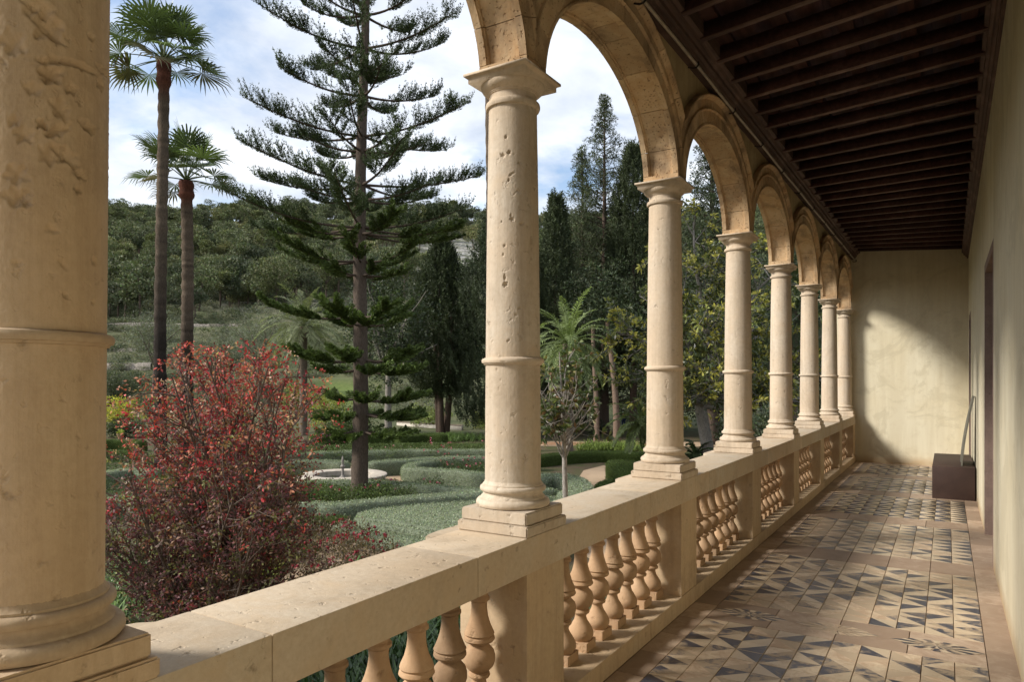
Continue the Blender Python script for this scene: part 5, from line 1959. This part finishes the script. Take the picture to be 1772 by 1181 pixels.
hedge_block('big flat topped grey green hedge block nearest the gallery, left of pitted column', [(613, 889), (644, 881), (724, 873), (819, 866), (1000, 858), (1020, 905), (900, 950), (765, 921), (720, 912), (677, 905), (620, 898)], .62)
hedge_block('low light green tier at the foot of the big flat hedge block', [(570, 910), (600, 903), (618, 902), (677, 914), (722, 924), (770, 938), (820, 990), (745, 965), (690, 946), (640, 931), (592, 920)], .34)
hedge('long low grey hedge running just behind the big flat block', [(395, 893), (450, 880), (487, 875), (547, 872), (582, 873), (641, 867), (724, 860), (829, 853), (960, 846)], .62, .85)
hedge('grey hedge closing the back of the bed around the tiered conifer', [(478, 850), (504, 840), (540, 834), (606, 833), (639, 834), (701, 837), (772, 843), (829, 848), (930, 858)], .60, .80)
hedge('rounded grey hedge curling around pink flowers right of fountain', [(900, 792), (838, 794), (770, 796), (722, 801), (707, 808), (724, 811), (772, 814), (836, 820), (930, 832)], .62, .80)
hedge('grey hedge behind the fountain on its left', [(395, 812), (450, 803), (500, 799), (560, 798), (598, 800)], .70, 1.0)
hedge('grey hedge behind the fountain on its right', [(640, 800), (690, 797), (760, 793), (850, 791), (930, 792)], .70, 1.0)
hedge('far grey hedge behind the rose beds', [(455, 792), (560, 783), (660, 780), (760, 779), (870, 779)], .60, .9)
hedge('grey hedge ending in a round tip left of the fountain path', [(380, 850), (420, 838), (450, 828), (458, 822)], .75, 1.1)
hedge('grey hedge left of the red shrub, nearer one', [(60, 880), (150, 868), (215, 862), (260, 868)], .65, .9)
hedge('grey hedge left of the red shrub, farther one', [(90, 835), (170, 820), (230, 812), (270, 815)], .65, .9)
hedge('dark grey hedge right of the pitted column beside the curving path', [(915, 828), (955, 822), (990, 828), (1003, 842), (985, 856)], .85, 1.2)
B = 'clipped green box hedges'
hedge('thin box hedge edging in front of the strap leaved bed', [(480, 776), (600, 771), (720, 768), (880, 770)], .35, .5, 'box', group=B)
hedge('dark box hedge with yellowish top behind the conifer trunk', [(540, 752), (600, 750), (690, 748)], 1.0, 1.2, 'box', group=B)
hedge('lumpy box hedge left of the splayed cypress trunks', [(690, 756), (730, 752), (770, 752)], .75, 1.2, 'box', group=B)
hedge('straight box hedge before the orange bed right of the magnolia', [(925, 790), (985, 784), (1045, 782), (1115, 784)], .60, .9, 'box', group=B)
hedge_block('square cut box hedge block beside third column', [(1048, 798), (1064, 796), (1130, 801), (1160, 830), (1075, 825)], .85, 'box', group=B)
hedge('low rounded box hedge at the bend of the path near third column', [(1040, 842), (1052, 834), (1080, 828), (1120, 828)], .45, .8, 'box', group=B)
hedge('upper bright topped box hedge by the left column', [(60, 768), (140, 764), (200, 762), (250, 763)], .70, .8, 'box', group=B)
hedge('lower bright topped box hedge by the left column', [(60, 790), (140, 784), (200, 781), (250, 782)], .60, .8, 'box', group=B)
hedge('clipped olive green box hedge in front of the low light tier', [(505, 902), (545, 897), (600, 895)], .45, .8, 'box', group=B)

# gravel paths
def gravel_mat():
    M = Mat('gravel', .96, .1)
    v = M.vec((1, 1, 1), 'World')
    n1 = M.noise(32, v, 5, .7)
    c = M.mix(M.ramp(n1, [(.3, 0.0), (.7, 1.0)]), (.36, .255, .165), (.50, .375, .255))
    c = M.mix(M.ramp(M.noise(1.1, v, 6, .65), [(.48, 0.0), (.7, .6)]), c, (.27, .19, .12))
    M.color(c); M.bump(n1, .6, .02)
    return M.m
M_GRAVEL = gravel_mat()
def gravel(pts, dz=.004):
    mb = MB()
    P = np.array([on_garden(px, py) for px, py in pts]); P[:, 2] = GZ + dz
    mb.add(P, np.arange(len(P))[None, :])
    tag(mb.build('gravel_path', M_GRAVEL), kind='structure')
gravel([(430, 838), (470, 822), (520, 812), (600, 808), (680, 812), (720, 824), (700, 834), (600, 838), (500, 845)])
gravel([(940, 905), (985, 850), (1010, 815), (1045, 806), (1060, 812), (1052, 835), (1062, 850), (1200, 900), (1060, 1000)], .008)
gravel([(900, 772), (1300, 774), (1300, 766), (900, 764)], .008)
gravel([(480, 1010), (560, 935), (620, 930), (690, 965), (640, 1040), (560, 1080)], .008)
# round fountain
fc = on_garden(593, 822, .42)
fo = empty('round_fountain', (fc[0], fc[1], GZ))
tag(fo, 'round stone fountain basin with a wide pale rim and small spout', 'fountain')
V, F = lathe([(1.90, 0), (1.90, .36), (1.96, .37), (1.98, .40), (1.96, .44), (1.90, .46), (1.28, .46), (1.24, .44), (1.24, .05), (0, .05)], 96)
link('basin', make_mesh('basin', V, F, [M_RIM], None, True, None, 35), fo)
MW = Mat('water', .05, .5); MW.color((.035, .035, .028))
V, F = lathe([(1.235, .24), (0.0, .241)], 64)
link('water', make_mesh('water', V, F, [MW.m]), fo)
V, F = lathe([(.16, .05), (.16, .30), (.09, .36), (.06, .42), (.055, .70), (.10, .74), (.11, .80), (.06, .86), (.045, .95), (.07, 1.02), (.05, 1.10), (.02, 1.25), (0, 1.27)], 20)
link('spout', make_mesh('spout', V, F, [simple('spout_stone', (.30, .27, .24))], None, True, None, 40), fo)

# flower beds: leafy masses with blooms
def bed(name, label, pts, n, h, leafc, bloom=None, nb=0, leaf=.07, spread=None):
    P0 = np.array([on_garden(px, py)[:2] for px, py in pts])
    lo, hi = P0.min(0), P0.max(0)
    out = []
    q = len(P0)
    while len(out) < n:
        c = rng.uniform(lo, hi, (400, 2))
        ins = np.zeros(400, bool)
        for i in range(q):
            a, b = P0[i], P0[(i + 1) % q]
            cr = ((a[1] > c[:, 1]) != (b[1] > c[:, 1])) & (c[:, 0] < (b[0] - a[0]) * (c[:, 1] - a[1]) / (b[1] - a[1] + 1e-9) + a[0])
            ins ^= cr
        out += list(c[ins])
    C = np.array(out[:n])
    hh = h * (.5 + .5 * rng.random(n)) * (1 + .3 * np.sin(C[:, 0] * 2.1) * np.cos(C[:, 1] * 1.7))
    C3 = np.column_stack([C, GZ + hh * .55])
    mb = MB()
    for k in range(2):
        clump_leaves(mb, C3 + np.array([0, 0, .12 * k]), .26, 14, leaf, leaf * .6, leafc, 1.3, .5, .3)
    if nb:
        ci = rng.integers(0, n, nb)
        Bp = C3[ci] + np.column_stack([rng.normal(0, .15, (nb, 2)), hh[ci] * .55 + .08])
        for k in range(6):
            leaves(mb, Bp, rand_dirs(nb) + np.array([0, 0, .4]), .075, .07, mixcol(bloom, [1] * len(bloom), nb, .15))
    o = link(name, mb.mesh(name, [M_LEAF]))
    return tag(o, label, 'flower bed', None, 'stuff')
PINK = [(.36, .03, .10), (.48, .10, .18), (.28, .02, .05), (.55, .38, .38)]
bed('rose_bed', 'leafy bed with red blooms around the foot of the tiered conifer', [(480, 874), (520, 858), (610, 854), (700, 856), (800, 862), (640, 880)], 520, .55, (.075, .105, .032), PINK, 34)
bed('rose_bed', 'pink flowering bed inside the rounded hedge right of fountain', [(730, 815), (770, 806), (880, 812), (900, 836), (780, 828)], 260, .6, (.060, .085, .030), PINK, 80)
bed('rose_bed', 'wide rose bed behind the fountain hedges', [(380, 805), (480, 792), (860, 786), (880, 796), (560, 804), (420, 815)], 700, .95, (.085, .115, .040), PINK, 50)
bed('rose_bed', 'red leaved low planting in front of the flat hedge block', [(470, 935), (560, 912), (640, 945), (720, 1000), (620, 1060), (480, 990)], 420, .5, (.10, .075, .045), [(.30, .03, .05), (.16, .02, .04)], 160)

def strap_bed(label, pts, n, L, col, seed, rows=14):
    g = np.random.default_rng(seed)
    P0 = np.array([on_garden(px, py)[:2] for px, py in pts])
    w = g.dirichlet(np.ones(len(P0)), n)
    C = w @ P0
    mb = MB()
    for i in range(n):
        m = rows
        a = g.uniform(0, 6.28, m)
        el = g.uniform(.5, 1.35, m)
        d = np.stack([np.cos(a) * np.cos(el), np.sin(a) * np.cos(el), np.sin(el)], 1)
        l = L * g.uniform(.7, 1.2, m)
        c0 = np.array([C[i, 0], C[i, 1], GZ])
        p1 = c0 + d * (l * .5)[:, None]
        p2 = p1 + unit(d + np.array([0, 0, -.55])) * (l * .35)[:, None]
        p3 = p2 + unit(d + np.array([0, 0, -1.6])) * (l * .25)[:, None]
        s = unit(np.cross(d, [0, 0, 1.0])) * L * .028
        V = np.stack([c0 + np.zeros((m, 3)) - s * .6, c0 + s * .6, p1 + s, p1 - s, p2 + s * .8, p2 - s * .8, p3], 1)
        b = np.arange(m)[:, None] * 7
        cc = np.repeat(np.asarray(col)[None] * np.exp(g.normal(0, .28, (m, 1))), 7, 0)
        mb.add(V.reshape(-1, 3), [b + np.array([[0, 1, 2, 3]]), b + np.array([[3, 2, 4, 5]]), b + np.array([[5, 4, 6]])], cc)
    o = link('strap_leaf_plants', mb.mesh('strap_leaf_plants', [M_GLOSS]))
    return tag(o, label, 'plants', None, 'stuff')
strap_bed('dark strap leaved plants below the balustrade, seen between balusters', [(560, 1000), (820, 1010), (960, 1300), (700, 1500), (420, 1400)], 420, .85, (.060, .105, .030), 131)
strap_bed('strap leaved plants in front of the orange bed near third column', [(985, 782), (1120, 784), (1115, 776), (1000, 775)], 160, .7, (.15, .20, .045), 132)
strap_bed('strap leaved plants around the splayed cypress trunks', [(690, 768), (860, 768), (850, 758), (780, 757), (700, 762)], 260, .65, (.105, .16, .045), 133)
strap_bed('strap leaved plants by the rail near the forked trunk', [(1195, 830), (1290, 815), (1260, 795), (1200, 800)], 60, .8, (.09, .14, .04), 134)
strap_bed('lime green ground cover under the red shrub', [(300, 1010), (520, 1020), (560, 960), (420, 940), (260, 960), (180, 1000)], 330, .45, (.23, .26, .04), 135)
strap_bed('mid green ground plants at the foot of the left column', [(120, 960), (260, 950), (260, 1090), (120, 1120)], 160, .55, (.10, .15, .04), 136)
ob = MB()
P = np.array([on_garden(px, py, .03) for px, py in [(940, 770), (1120, 774), (1125, 768), (930, 765)]])
ob.add(P, np.array([[0, 1, 2, 3]]))
tag(ob.build('bark_mulch_bed', simple('orange_mulch', (.40, .22, .12), .95, 0, .3, 6)), kind='structure')

# shrubs
for k, (px, py_c, dep, rx, ry, col, lb) in enumerate([
        (205, 716, 62, 45, 26, (.34, .32, .045), 'bright yellow green shrub by the left column'), (215, 742, 58, 34, 16, (.045, .058, .026), 'dark rounded shrub below the bright yellow one'),
        (566, 708, 66, 36, 34, (.24, .25, .045), 'yellow green shrub left of the conifer trunk'), (742, 722, 70, 42, 26, (.15, .18, .050), 'light green shrub behind the tiled garden wall'),
        (832, 738, 68, 28, 24, (.17, .20, .055), 'light green shrub right of the splayed cypress trunks'), (1330, 745, 26, 20, 34, (.11, .13, .085), 'grey green leafy shrub between fourth and fifth columns'),
        (512, 690, 72, 26, 30, (.18, .19, .05), 'olive green shrub at the foot of the feather palm'), (610, 735, 52, 40, 26, (.055, .080, .024), 'dark green shrub behind the tiered conifer trunk'),
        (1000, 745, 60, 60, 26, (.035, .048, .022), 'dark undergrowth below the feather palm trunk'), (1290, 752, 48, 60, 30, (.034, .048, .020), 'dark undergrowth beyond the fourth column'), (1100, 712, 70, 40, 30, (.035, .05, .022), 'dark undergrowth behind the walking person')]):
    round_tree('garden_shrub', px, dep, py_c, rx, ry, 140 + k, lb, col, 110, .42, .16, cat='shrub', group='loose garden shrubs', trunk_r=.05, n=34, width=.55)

# tiled garden wall, terrace wall, pot, person
tw = empty('tiled_garden_wall', tuple(on_garden(745, 752)))
tag(tw, 'low white garden wall with a row of curved clay tiles on top', 'wall')
a, b = at(688, 72), at(800, 66)
a[2] = b[2] = GZ
d = unit(b - a); L = np.linalg.norm(b - a)
s = np.array([-d[1], d[0], 0])
mb = MB()
V = np.array([a - s * .12, a + s * .12, b + s * .12, b - s * .12])
Vt = V.copy(); Vt[:, 2] = GZ + .45
mb.add(np.concatenate([V, Vt]), np.array([[0, 1, 5, 4], [1, 2, 6, 5], [2, 3, 7, 6], [3, 0, 4, 7], [4, 5, 6, 7]]))
finish(tw, mb, 'masonry', simple('whitewash', (.55, .50, .42)))
th = np.linspace(0, math.pi, 7)
tv = []
for u in (0, .42):
    for t in th:
        tv.append((math.cos(t) * .085, u - .21, math.sin(t) * .07))
tv = np.array(tv)
tf = np.array([[i, i + 1, 8 + i, 7 + i] for i in range(6)])
rotm = np.column_stack([d, s, np.array([0, 0, 1.0])])
tme = make_mesh('roof_tile', tv @ rotm.T, tf, [simple('clay_tile', (.48, .36, .27), .9, 0, .3, 8)], None, True)
for k in range(int(L / .2)):
    o = link('roof_tile', tme, tw, tuple(a + d * (.1 + k * .2) + np.array([0, 0, .45])))
    o.matrix_parent_inverse = Matrix.Translation(-Vector(tw.location))
def stone_wall(name, label, pA, pB, dep_a, dep_b, hgt, seed):
    a, b = at(pA, dep_a), at(pB, dep_b)
    g = np.random.default_rng(seed)
    n = 60
    t = np.linspace(0, 1, n)[:, None]
    P = a * (1 - t) + b * t
    P[:, 2] = height(P[:, 0], P[:, 1])
    zt = np.convolve(np.pad(P[:, 2], 6, mode='edge'), np.ones(13) / 13, 'valid') + hgt + g.normal(0, .06, n)
    d = unit(b - a); s = np.array([-d[1], d[0], 0]) * .3
    mb = MB()
    A0, B0 = P - s - np.array([0, 0, 1.5]), P + s - np.array([0, 0, 1.5])
    A1, B1 = P - s * .8, P + s * .8
    A1[:, 2] = B1[:, 2] = zt
    V = np.concatenate([A0, A1, B1, B0])
    i = np.arange(n - 1)
    F = np.concatenate([np.stack([i + q * n, i + 1 + q * n, i + 1 + (q + 1) * n, i + (q + 1) * n], 1) for q in range(3)])
    mb.add(V, F)
    o = mb.build(name, M_TWALL)
    return tag(o, label, 'wall')
stone_wall('terrace_wall', 'dry stone terrace wall on the slope just right of the left column', 60, 262, 117, 116, 1.15, 151)
stone_wall('terrace_wall', 'faint upper dry stone wall across the grassy terraces', 60, 330, 142, 146, .7, 152)
stone_wall('terrace_wall', 'short dry stone wall on the scrubby slope behind the palms', 150, 420, 166, 170, .7, 153)

pt = on_garden(208, 772)
po = empty('planter_pot', tuple(pt))
tag(po, 'small clay planter on a pedestal above the bright topped hedges', 'planter')
V, F = lathe([(r * .75, z * .8) for r, z in [(0, 0), (.25, 0), (.25, .5), (.18, .55), (.16, .62), (.28, .95), (.33, 1.02), (.33, 1.08), (.28, 1.08), (.26, 1.0), (0, .98)]], 20)
link('pot', make_mesh('pot', V, F, [M_POT], None, True, None, 40), po)
mb = MB()
clump_leaves(mb, [(0, 0, .92), (.12, 0, .95), (-.12, .05, .94)], .17, 50, .14, .07, (.24, .27, .05))
link('plant', mb.mesh('plant', [M_LEAF]), po)

def person():
    dep = 66.0
    p = at(1079, dep); p[2] = height(p[0], p[1])
    J = {'pel': (0, 0, .95), 'wst': (0, 0, 1.08), 'chs': (.02, 0, 1.32), 'nck': (.04, 0, 1.47), 'hed': (.07, 0, 1.58), 'top': (.08, 0, 1.70),
         'hl': (0, .09, .90), 'kl': (.16, .09, .50), 'al': (.06, .09, .08), 'tl': (.20, .09, .03), 'hr': (0, -.09, .90), 'kr': (-.02, -.09, .50), 'ar': (-.22, -.09, .12), 'tr': (-.10, -.09, .03),
         'sl': (.02, .18, 1.38), 'el': (-.06, .23, 1.10), 'wl': (.06, .22, .87), 'sr': (.02, -.18, 1.38), 'er': (.08, -.23, 1.10), 'wr': (.22, -.22, .92)}
    E_ = [('pel', 'wst'), ('wst', 'chs'), ('chs', 'nck'), ('nck', 'hed'), ('hed', 'top'), ('pel', 'hl'), ('hl', 'kl'), ('kl', 'al'), ('al', 'tl'), ('pel', 'hr'), ('hr', 'kr'), ('kr', 'ar'), ('ar', 'tr'),
          ('chs', 'sl'), ('sl', 'el'), ('el', 'wl'), ('chs', 'sr'), ('sr', 'er'), ('er', 'wr')]
    Rr = dict(pel=.15, wst=.14, chs=.16, nck=.055, hed=.095, top=.075, hl=.10, kl=.062, al=.042, tl=.035, hr=.10, kr=.062, ar=.042, tr=.035, sl=.07, el=.046, wl=.034, sr=.07, er=.046, wr=.034)
    ks = list(J)
    me = bpy.data.meshes.new('person')
    me.from_pydata([J[k] for k in ks], [(ks.index(a), ks.index(b)) for a, b in E_], [])
    o = link('person', me, None, tuple(p), 2.2)
    sk = o.modifiers.new('skin', 'SKIN')
    for k, v in zip(ks, me.skin_vertices[0].data):
        v.radius = (Rr[k], Rr[k])
        v.use_root = k == 'pel'
    o.modifiers.new('sub', 'SUBSURF').render_levels = 2
    M = Mat('walking_clothes', .9, .1)
    tc = M.n('ShaderNodeTexCoord'); sp = M.n('ShaderNodeSeparateXYZ')
    M.l(tc.outputs['Object'], sp.inputs[0])
    M.color(M.ramp(M.math('DIVIDE', sp.outputs[2], 1.8), [(0, (.03, .025, .02)), (.05, (.025, .035, .075)), (.56, (.04, .05, .09)), (.80, (.42, .26, .18)), (.90, (.50, .46, .40))], 'CONSTANT'))
    me.materials.append(M.m)
    tag(o, 'distant person in dark blue clothes walking beside the leaning bare trunk', 'person')
person()

bed('ground_cover', 'dark green low planting between the hedges left of the red shrub', [(40, 900), (60, 800), (300, 795), (330, 900), (200, 940)], 900, .45, (.055, .080, .030), None, 0)
bed('ground_cover', 'dark green low planting under the red shrub toward the conifer', [(330, 900), (420, 870), (500, 880), (520, 920), (430, 960), (340, 960)], 420, .40, (.065, .085, .032), None, 0)
